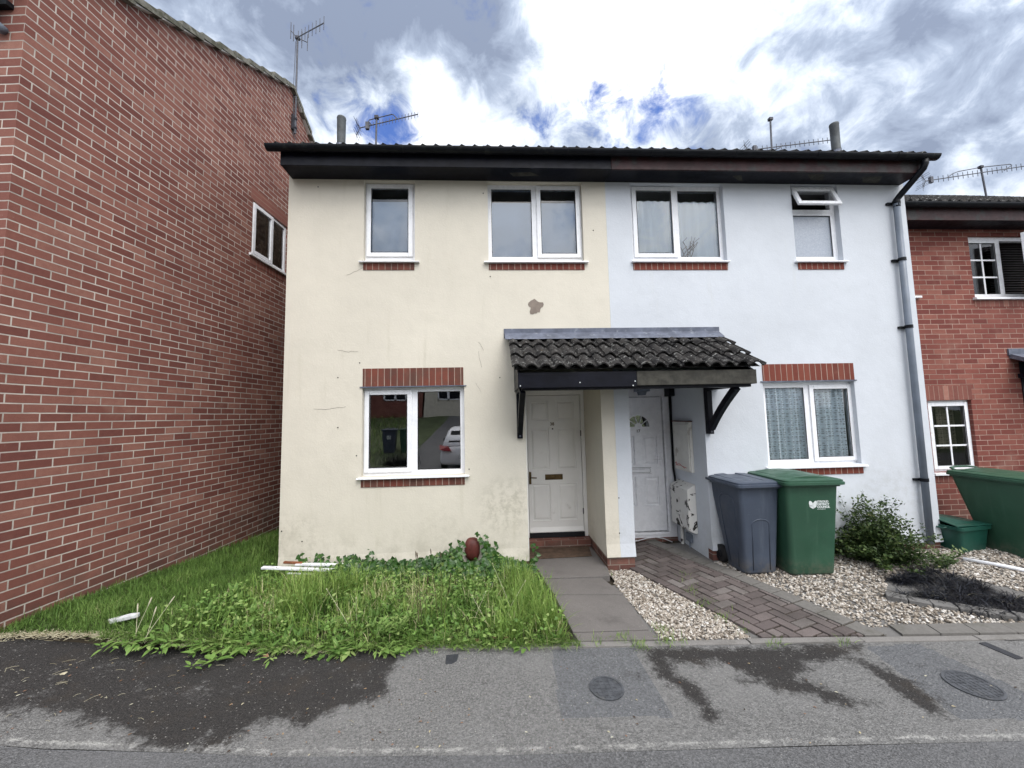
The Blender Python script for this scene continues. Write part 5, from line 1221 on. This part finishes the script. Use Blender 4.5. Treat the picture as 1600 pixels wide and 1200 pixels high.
# seed-head stalks
def stalks(name,label,pts,mat,head,th):
    t=thing(name,label,'plant',tuple(pts[0][0]))
    sm=MB(); sm.custom=True; hd=MB(); hd.custom=True; o=Vector(pts[0][0])
    for base,tip,bend in pts:
        b=Vector(base)-o; e=Vector(tip)-o; q=[b.lerp(e,i/6)+Vector((bend*math.sin(math.pi*i/12),0,0))*(i/6) for i in range(7)]
        n0=len(sm.f); sm.tube(q,[th-.5*th*i/6 for i in range(7)],5); sm.uv += [(.9,0)]*sum(len(f) for f in sm.f[n0:])
        d=(q[6]-q[5]).normalized(); n0=len(hd.f); hd.tube([q[6]-d*head*.5,q[6],q[6]+d*head*.3,q[6]+d*head*.5],[th*.9,th*2.0,th*1.6,th*.5],6); hd.uv += [(1,0)]*sum(len(f) for f in hd.f[n0:])
    sm.build('stalks',M[mat],t); hd.build('seed_heads',M[mat],t)
V=lambda px,py,z: (lambda g: Vector((g.x,g.y,g.z+z)))(gp(px,py))
def stalk_at(px,py,tx,ty,bend):
    b=gp(px,py); e=at_y(tx,ty,b.y); return (b,e,bend)
stalks('wild_grass','pale bleached wild barley stalks leaning over the mown turf at left',[stalk_at(208,1000,230,940,.02),stalk_at(222,1005,262,938,.03),stalk_at(226,1005,240,955,.01),stalk_at(212,1000,215,950,.0)],'straw',.07,.0024)
stalks('plantain','dark brown plantain seed stalks in front of the cream wall',[stalk_at(655,985,646,866,.02),stalk_at(660,985,650,868,.01),stalk_at(685,980,675,862,-.01),stalk_at(690,975,687,868,.01),stalk_at(690,985,704,900,.0),stalk_at(662,978,668,905,.0)],'twig',.055,.0026)
stalks('dry_stem','thin dry arching stems among the weeds',[stalk_at(548,985,520,920,-.05),stalk_at(560,980,545,935,.06),stalk_at(740,975,750,925,.05),stalk_at(765,985,745,930,-.04),stalk_at(800,960,780,880,-.06),stalk_at(790,965,812,908,.05),stalk_at(530,880,541,858,.02)],'straw',.01,.0018)
# climbing bindweed and ivy along the foot of the cream wall
random.seed(71)
m=MB(); m.custom=True; s=MB(); s.custom=True
t=thing('wall_creeper','dark glossy ivy and bindweed creeping along the foot of the cream wall','creeper',(-.9,-.1,-.02))
o=Vector(t.location)
def vine_top(x): return lerp([(-2.35,.07),(-2.0,.13),(-1.6,.17),(-1.2,.10),(-.9,.12),(-.6,.20),(-.35,.25),(-.26,.30),(-.1,.27),(.05,.14),(.35,.12)],x)
for _ in range(2600):
    x=random.uniform(-2.1,.38)
    if x<-.95 and random.random()<(.35 if x>-1.75 else .72): continue
    y=-abs(random.gauss(0,.16 if random.random()<.7 else .34))-.02; zt=vine_top(x)+.04*noise.noise(Vector((x*5,0,1))); z=ground_z(x,y)+.02+max(0,(zt*1.05)*(1-(-y)/.55))*random.random()**.55
    if abs(x+.262)<.12 and z>.085: continue
    p=Vector((x,y,z)); n=(Vector((random.uniform(-.5,.5),-1.0,random.uniform(.2,1.2)))).normalized(); L=random.uniform(.028,.062)
    d=Vector((random.uniform(-.8,.8),-.3,random.uniform(-1,.3))); leaf(m,p-o,d,n,L,L*random.uniform(.75,1.0),min(1,max(0,random.gauss(.5,.25)+(.1 if x>-.6 else -.1))),kind=1)
for px,py,tx,ty in ((575,885,578,860),(612,885,618,872),(475,885,472,868),(500,880,497,866),(762,870,748,834),(758,870,762,836),(722,882,722,845),(767,880,772,852),(720,885,705,848),(832,890,835,855),(828,905,838,865)):
    b=at_y(px,py,-.06); e=at_y(tx,ty,-.05); q=[b.lerp(e,i/5)+Vector((random.uniform(-.015,.015),random.uniform(-.02,.0),0)) for i in range(6)]
    n0=len(s.f); s.tube([a-o for a in q],.002,4); s.uv += [(.2,0)]*sum(len(f) for f in s.f[n0:])
    for k in range(12):
        p=q[random.randint(1,5)]+Vector((random.uniform(-.03,.03),-.02,random.uniform(-.03,.03))); L=random.uniform(.03,.06); leaf(m,p-o,Vector((random.uniform(-1,1),-.2,random.uniform(-.8,.6))),Vector((random.uniform(-.5,.5),-1,.5)).normalized(),L,L*.85,random.uniform(.3,.8),kind=1)
m.build('leaves',M['vine'],t); s.build('stems',M['vine'],t)
# shrub in front of the white house
random.seed(81)
t=thing('shrub','round dark small leaved shrub against the white wall between bin and drainpipe','shrub',(4.37,-.27,-.04))
m=MB(); m.custom=True; s=MB(); s.custom=True
for i in range(235):
    a=random.uniform(0,6.283); e=random.uniform(.02,1.45); 
    d=Vector((math.cos(a)*math.cos(e)*1.25,math.sin(a)*math.cos(e)*.8,math.sin(e)*1.0)); Lh=random.uniform(.32,.61)*(1.32 if (e>1.0 and random.random()<.55) else 1)
    q=Vector((random.gauss(0,.05),random.gauss(0,.04),.02)); d=d.normalized(); pts=[q.copy()]; n=7
    for k in range(n):
        q=q+d*Lh/n; d=(d+rnd_dir(-.4,.6)*.16+Vector((0,0,.02))).normalized()
        if q.y>.24: q.y=.24
        if q.z<.02: q.z=.02
        pts.append(q.copy())
    n0=len(s.f); s.tube(pts,[.004-.003*j/n for j in range(n+1)],4); s.uv += [(.15,0)]*sum(len(f) for f in s.f[n0:])
    for k in range(52):
        u=random.random()**.75; j=min(n-1,int(u*n)); p=pts[j].lerp(pts[j+1],u*n-j)+rnd_dir(-1,1)*random.uniform(0,.045); L=random.uniform(.023,.044)
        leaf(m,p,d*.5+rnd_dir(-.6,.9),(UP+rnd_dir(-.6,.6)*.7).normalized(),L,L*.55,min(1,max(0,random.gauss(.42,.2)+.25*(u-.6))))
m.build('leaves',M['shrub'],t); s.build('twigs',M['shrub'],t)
random.seed(83)
stem_plant('sprig_plant','pale willowy sprigs growing at the foot of the grey drainpipe','plant',(5.0,-.42,-.03),7,.30,1.3,.085,.02,'sprig',12,(.2,1))
stem_plant('sprig_plant','low trailing pale green plant spreading from the shrub onto the gravel','plant',(4.85,-.52,-.03),12,.20,2.2,.05,.018,'sprig',16,(.0,.7))

# ------------------------------------------------------------------ odds and ends on the ground
def strip(name,label,cat,a,b,w,h,mat,lift):
    A=gp(*a)+Vector((0,0,lift)); B=gp(*b)+Vector((0,0,lift)); m=MB(); m.bar(A,B,w,h); return tag(m.build(name,M[mat],None,bevel=.004),label,cat)
strip('plastic_strip','long white plastic strip with a pointed end lying in grass by the house corner','strip',(409,902),(530,906),.05,.022,'whitepipe',.10)
strip('plastic_strip','shorter white plastic strip resting behind the long one against the wall','strip',(462,898),(558,899),.05,.022,'whitepipe',.11)
strip('plastic_strip','reddish brown plastic strip lying behind the white strips','strip',(443,897),(472,898),.035,.02,'rustpipe',.125)
strip('plastic_strip','thin short white strip half hidden in ivy','strip',(448,905),(492,906),.02,.012,'whitepipe',.06)
p=gp(190,974); m=MB(); q=[(-.115,.01),(-.05,.03),(.03,.045),(.11,.03),(.12,.0),(.02,-.02),(-.06,-.03)]; t=[(p.x+a,p.y+b,p.z+.05+.02*math.sin(9*a)) for a,b in q][::-1]
m.rings([[(a,b,c-.03) for a,b,c in t],t]); tag(m.build('plaster_slab',M['slab'],None,bevel=.005),'broken piece of white plaster lying in the mown grass','debris')
lit=MB(); lit.custom=True; random.seed(91)
for _ in range(190):
    px=random.uniform(0,700) if random.random()<.75 else random.uniform(700,1600); py=1200-abs(random.gauss(0,1))*0-random.uniform(0,165)
    x,y=pave_pt(px,py)
    if not(road_y(x)<y<kerb_y(x)+.02): continue
    a=random.uniform(0,6.28); L=random.uniform(.008,.022); leaf(lit,Vector((x,y,pave_z(x)+.006)),Vector((math.cos(a),math.sin(a),.15)),UP,L,L*.5,random.random())
for px,py,t_ in ((412,1030,.5),(520,1018,.5),(395,1010,.45),(664,1015,.1),(670,1013,.15),(448,998,.45),(536,917,.5),(548,910,.55),(100,1062,.9),(830,1008,.1),(745,1004,.3),(770,1005,.4),(795,1002,.4)):
    p=gp(px,py); a=random.uniform(0,6.28); leaf(lit,p+Vector((0,0,.03)),Vector((math.cos(a),math.sin(a),.1)),UP,.05,.035,t_)
tag(lit.build('fallen_leaves',M['litter'],None),'fallen leaves and petals scattered along the pavement edge','leaf litter',kind='stuff')
lit=MB(); lit.custom=True
for _ in range(40):
    px=abs(random.gauss(0,1))*260; py=random.uniform(1025,1195); 
    if random.random()<.6: py=1040+random.random()**2*70-px*.04
    x,y=pave_pt(px,py)
    if not(road_y(x)<y<kerb_y(x)+.03): continue
    a=random.gauss(.2,.5); L=random.uniform(.02,.075); z=pave_z(x)+.006; q=[Vector((x,y,z)),Vector((x+L*.5*math.cos(a),y+L*.5*math.sin(a)+.001,z+.004)),Vector((x+L*math.cos(a),y+L*math.sin(a),z))]
    n0=len(lit.f); lit.tube(q,.0007,4); tt=random.random(); lit.uv += [(tt,0)]*sum(len(f) for f in lit.f[n0:])
for _ in range(2600):   # dried grass fringe on the left pavement edge
    x=random.uniform(-3.9,-1.2); y=kerb_y(x)+.04-abs(random.gauss(0,.035)); n0=len(lit.f); a=random.uniform(0,6.28); L=random.uniform(.02,.06); z=max(pave_z(x),ground_z(x,y))+.005
    lit.tube([Vector((x,y,z)),Vector((x+L*math.cos(a),y+L*.5*math.sin(a),z+random.uniform(0,.02)))],.0012,3); tt=random.random(); lit.uv += [(tt,0)]*sum(len(f) for f in lit.f[n0:])
tag(lit.build('dry_straw',M['straw'],None),'dry straw and grass clippings along the left pavement edge','straw',kind='stuff')

# ------------------------------------------------------------------ the other side of the street (seen in the window glass)
random.seed(101)
def simple_house(label,x0,x1,y,zb,zt,mat,wins):
    h=thing('house',label,'house',(x0,y,zb)); h['world']=1
    m=MB(); m.box(x0,x1,y-7,y,zb-1,zt); m.build('wall',M[mat],h)
    m=MB(); m.prism([(x0-.2,y+.35,zt-.02),(x0-.2,y-3.5,zt+2.4),(x0-.2,y-7.3,zt-.02)],(x1-x0+.4,0,0)); m.build('roof',M['tile'],h)
    for a,b,c,d in wins:
        m=MB(); n=2 if b-a>.8 else 1; wd=(b-a)/n
        for k in range(n):
            p,q=a+wd*k,a+wd*(k+1)
            for r in ((p,p+.07,c,d),(q-.07,q,c,d),(p,q,d-.07,d),(p,q,c,c+.07)): m.box(r[0],r[1],y+.002,y+.05,r[2],r[3])
        w=m.build('window',M['upvc'],h)
        m=MB(); m.quad((a,y+.02,c),(b,y+.02,c),(b,y+.02,d),(a,y+.02,d)); m.build('pane',M['black'],w)
    return h
simple_house('red brick house across the street with a white window, seen only in the glass',-13,-4.2,-18.5,1.6,6.6,'brick2',[(-8.6,-7.2,2.75,3.9),(-6.5,-5.1,2.75,3.9)])
simple_house('cream house across the street, seen only in the glass',-4.1,4.6,-18.5,2.0,6.8,'opp',[(-3.3,-1.9,2.7,4.0),(-.8,.4,1.9,3.9),(1.3,2.7,2.9,4.0)])
m=MB(); m.poly([(-30,-9.2,-.28),(30,-9.2,-.28),(30,-11.5,.1),(-30,-11.5,.1)][::-1]); m.poly([(-30,-11.5,.1),(30,-11.5,.1),(30,-18.6,1.75),(-30,-18.6,1.75)][::-1]); struct('verge',m,M['bank']); m=MB(); m.poly([(-3.4,-9.1,-.27),(6,-9.1,-.27),(6,-11.5,.12),(-3.4,-11.5,.12)][::-1]); m.poly([(-3.4,-11.5,.12),(6,-11.5,.12),(6,-18.4,1.72),(-2.6,-18.4,1.72)][::-1]); struct('driveway',m,M['road'])
gb=MB(); gb.custom=True
for _ in range(5000):
    x=random.uniform(-12,3); y=random.uniform(-18.3,-10.2)
    if -4.6<x<-.6: continue
    z=.1+(-11.5-y)*.232 if y<-11.5 else -.1; blade(gb,(x,y,z),rnd_dir(.5,1.4),random.uniform(.15,.5),.03,.8,random.random(),2)
tag(gb.build('verge_grass',M['grass'],None),'rough grass on the bank across the street','grass',kind='stuff')
make_bin('wheelie_bin','dark slate wheelie bin marked 15 across the street, seen in the window glass',(-4.45,-12.2,.17),R(172),'greybin',.235,.275,.5,.6,1.06,False,number='15')
make_bin('wheelie_bin','green wheelie bin across the street, seen in the window glass',(-3.75,-12.3,.17),R(176),'greenbin',.24,.28,.5,.6,1.06,True)
t=thing('lavender','purple lavender bush across the street, seen in the window glass','shrub',(-3.6,-10.2,-.1)); m=MB(); m.custom=True
for _ in range(900): blade(m,(random.gauss(0,.35),random.gauss(0,.2),.05),rnd_dir(.3,1.4),random.uniform(.3,.55),.012,.6,random.random()*.7,3)
m.build('stems',M['mondo'],t)
# parked silver car with its back to the house
car=thing('parked_car','silver hatchback parked across the street, seen in the window glass','car',(-.86,-7.7,-.13),0)
k=NT('silver_car_paint'); k.bsdf((.75,.76,.78),.3,None,.5,.05); M['silver']=k.done()
k=NT('tail_light_red'); k.bsdf((.30,.01,.012),.15,None,.6); M['tail']=k.done()
sec=[(0.0,.30,.55,.78),(-.06,.27,.80,.85),(-.22,.25,.98,.89),(-1.0,.24,1.0,.91),(-2.6,.24,.98,.91),(-3.6,.26,.88,.88),(-4.15,.30,.70,.76)]
m=MB(); rg=[]
for y,zl,zh,hw in sec:
    rg.append([(-hw*.93,y,zl),(-hw,y,zl+.12),(-hw,y,(zl+zh)/2),(-hw*.95,y,zh-.05),(-hw*.86,y,zh),(hw*.86,y,zh),(hw*.95,y,zh-.05),(hw,y,(zl+zh)/2),(hw,y,zl+.12),(hw*.93,y,zl)])
m.rings(rg,True,True); m.build('body',M['silver'],car,smooth=True).modifiers.new('sub','SUBSURF').render_levels=2
m=MB(); rg=[]
for y,z,hw in ((-.16,.93,.80),(-.42,1.22,.72),(-.72,1.44,.64),(-1.5,1.50,.63),(-2.2,1.42,.64),(-3.0,.97,.78)): rg.append([(-hw,y,.90),(-hw,y,z-.04),(-hw+.08,y,z),(hw-.08,y,z),(hw,y,z-.04),(hw,y,.90)])
m.rings(rg); m.build('cabin',M['silver'],car,smooth=True)
m=MB(); m.quad((-.62,-.235,1.02),(.62,-.235,1.02),(.54,-.60,1.385),(-.54,-.60,1.385)); m.build('rear_window',M['black'],car)
for sx in (-1,1):
    m=MB(); m.quad((sx*.772,-.62,1.0),(sx*.775,-2.5,1.0),(sx*.66,-2.1,1.36),(sx*.655,-.85,1.38)); m.build('side_window',M['black'],car)
    m=MB(); m.rings([[(sx*.50,.02,.72),(sx*.87,-.02,.78),(sx*.88,-.2,.93),(sx*.60,-.05,.88)],[(sx*.50,-.15,.72),(sx*.84,-.2,.78),(sx*.84,-.3,.93),(sx*.60,-.2,.88)]]); m.build('tail_light',M['tail'],car)
    m=MB(); m.box(min(sx*.86,sx*1.03),max(sx*.86,sx*1.03),-2.45,-2.30,.93,1.06); m.build('wing_mirror',M['black'],car,bevel=.03)
    for y in (-.85,-3.4): m=MB(); m.tube([(sx*.72,y,.31),(sx*.90,y,.31)],.31,22); m.build('wheel',M['rubber'],car)
m=MB(); m.box(-.26,.26,.0,.012,.5,.61); m.build('number_plate',M['whiteprint'],car)
def tree(label,x,y,zb,h,cr,n=2600):
    t=thing('tree',label,'tree',(x,y,zb)); m=MB(); m.tube([(0,0,0),(.1,.05,h*.3),(0,.1,h*.6),(.1,0,h*.9)],[.22,.17,.11,.03],8)
    for _ in range(9): a=random.uniform(0,6.28); z=h*random.uniform(.3,.7); m.tube([(0,.05,z),(cr*.5*math.cos(a),cr*.5*math.sin(a),z+h*.15),(cr*.85*math.cos(a),cr*.85*math.sin(a),z+h*.22)],[.07,.045,.015],6)
    m.build('trunk',M['bark'],t); m=MB(); m.custom=True
    cs=[(rnd_dir(-.6,1.3)*cr*random.uniform(.3,.85)+Vector((0,0,h*.66)),cr*random.uniform(.22,.42)) for _ in range(34)]
    for _ in range(n):
        c,r=random.choice(cs); p=c+rnd_dir(-1.5,1.5)*r*random.random()**.4; L=random.uniform(.12,.26); leaf(m,p,rnd_dir(-.8,.8),(UP+rnd_dir(-1,1)*.8).normalized(),L,L*.65,random.random())
    m.build('crown',M['shrub'],t)
tree('broad green tree across the street, seen only in the glass',11.5,-15,0,7.5,2.9); tree('tall green tree across the street, seen only in the glass',16.5,-13,0,8.5,3.2); tree('bushy green tree beside the far brick house, seen only in the glass',-15,-15.5,.5,7,2.8)

# ------------------------------------------------------------------ sky, sun, camera
SUN_EL,SUN_AZ=R(56),R(152)      # azimuth clockwise from +Y (the house front faces -Y)
w=bpy.data.worlds.new('World'); S.world=w; w.use_nodes=True
k=NT.__new__(NT); k.t=w.node_tree; k.t.nodes.clear()
wo=k.t.nodes.new('ShaderNodeOutputWorld'); bg=k.t.nodes.new('ShaderNodeBackground'); k.t.links.new(bg.outputs[0],wo.inputs[0]); bg.inputs[1].default_value=.1
sky=k.t.nodes.new('ShaderNodeTexSky'); sky.sky_type='NISHITA'; sky.sun_disc=False; sky.sun_elevation=SUN_EL; sky.sun_rotation=SUN_AZ; sky.air_density=1.0; sky.dust_density=1.2; sky.ozone_density=1.5
d=k.n('TexCoord').outputs['Generated']; xyz=k.n('SeparateXYZ',None,Vector=d)
zz=k.math('ADD',k.math('MAXIMUM',xyz.outputs[2],0.0),.22)
pl=k.n('CombineXYZ',None,X=k.math('DIVIDE',xyz.outputs[0],zz),Y=k.math('DIVIDE',xyz.outputs[1],zz),Z=xyz.outputs[2]).outputs[0]
def blob(px,py,ang,amp):
    v=ray(px,py).normalized() if not isinstance(px,Vector) else px.normalized()
    dt=k.n('VectorMath',{'operation':'DOT_PRODUCT'},i0=d,i1=tuple(v)).outputs['Value']
    return k.math('MULTIPLY',k.math('EXPONENT',k.math('MULTIPLY',k.math('SUBTRACT',dt,1.0),2/(R(ang)**2))),amp)
def total(base,bl):
    s=base
    for b in bl: s=k.math('ADD',s,blob(*b))
    return s
dv=k.n('VectorMath',{'operation':'MULTIPLY'},i0=d,i1=(1,1,1.15)).outputs[0]
n1=k.noise(dv,4.2,9,.58,.15); n2=k.noise(dv,3.8,9,.56,.15); n3=k.noise(dv,12,6,.62,.5)
cov=k.math('ADD',k.math('MULTIPLY',n1,1.0),k.math('MULTIPLY',k.math('SUBTRACT',n3,.5),1.15))
cov=total(k.math('ADD',cov,.345),[(625,208,4.6,-.30),(575,190,3.4,-.14),(1000,110,5,-.20),(1045,175,4,-.20),(915,150,3.4,-.24),(832,212,3.6,-.26),(1080,60,5,-.14),(1450,130,15,.14),(560,0,5,-.03),(330,40,9,-.04)])
alpha=k.step(cov,.34,.70)
br=k.math('ADD',k.math('MULTIPLY',k.math('ADD',k.math('SUBTRACT',n2,.5),k.math('MULTIPLY',k.math('SUBTRACT',n3,.5),.6)),2.5),k.math('MULTIPLY',k.math('SUBTRACT',n1,.5),.95))
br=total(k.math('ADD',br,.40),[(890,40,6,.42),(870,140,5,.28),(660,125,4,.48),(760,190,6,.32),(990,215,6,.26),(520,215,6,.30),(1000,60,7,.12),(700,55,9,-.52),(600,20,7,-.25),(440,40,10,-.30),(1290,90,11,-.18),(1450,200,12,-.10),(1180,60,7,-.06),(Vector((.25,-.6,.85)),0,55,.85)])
cc=k.ramp(br,[(0.0,(.25,.30,.41)),(.3,(.40,.47,.60)),(.55,(.68,.755,.88)),(.8,(1.0,1.04,1.12)),(1.0,(1.4,1.4,1.42))])
e=k.t.nodes[-1] if False else None
boost=k.math('ADD',1.0,blob(Vector((.2,-.62,.85)),0,55,1.35))  # with the last blob above, added glow in unseen sky lights the fronts
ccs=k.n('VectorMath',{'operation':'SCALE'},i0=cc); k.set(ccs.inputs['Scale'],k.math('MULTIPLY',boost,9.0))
blue=k.mix(1.0,sky.outputs[0],(1.05,1.28,2.0,1),'MULTIPLY')
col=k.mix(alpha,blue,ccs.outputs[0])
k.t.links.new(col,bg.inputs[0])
sl=bpy.data.lights.new('sun','SUN'); sl.energy=1.5; sl.angle=R(28); sl.color=(1,.96,.90)
so=bpy.data.objects.new('sun',sl); COL.objects.link(so); so.location=(0,-10,20)
sd=Vector((math.sin(SUN_AZ)*math.cos(SUN_EL),math.cos(SUN_AZ)*math.cos(SUN_EL),math.sin(SUN_EL))); so.rotation_euler=sd.to_track_quat('Z','Y').to_euler()
cam=bpy.data.cameras.new('camera'); co=bpy.data.objects.new('camera',cam); COL.objects.link(co); S.camera=co
cam.sensor_fit='HORIZONTAL'; cam.sensor_width=36; cam.lens=13.5; cam.clip_start=.05; cam.clip_end=1000
co.matrix_world=Matrix(((_R.x,_U.x,-_F.x,CAM.x),(_R.y,_U.y,-_F.y,CAM.y),(_R.z,_U.z,-_F.z,CAM.z),(0,0,0,1)))
for o in bpy.data.objects:
    if 'world' in o: del o['world']
S.render.engine='CYCLES'
S.view_settings.view_transform='Standard'; S.view_settings.look='None'; S.view_settings.gamma=1; S.view_settings.exposure=.25
S.render.resolution_x=1024; S.render.resolution_y=768
S.cycles.max_bounces=5; S.cycles.diffuse_bounces=3; S.cycles.glossy_bounces=3; S.cycles.transparent_max_bounces=10
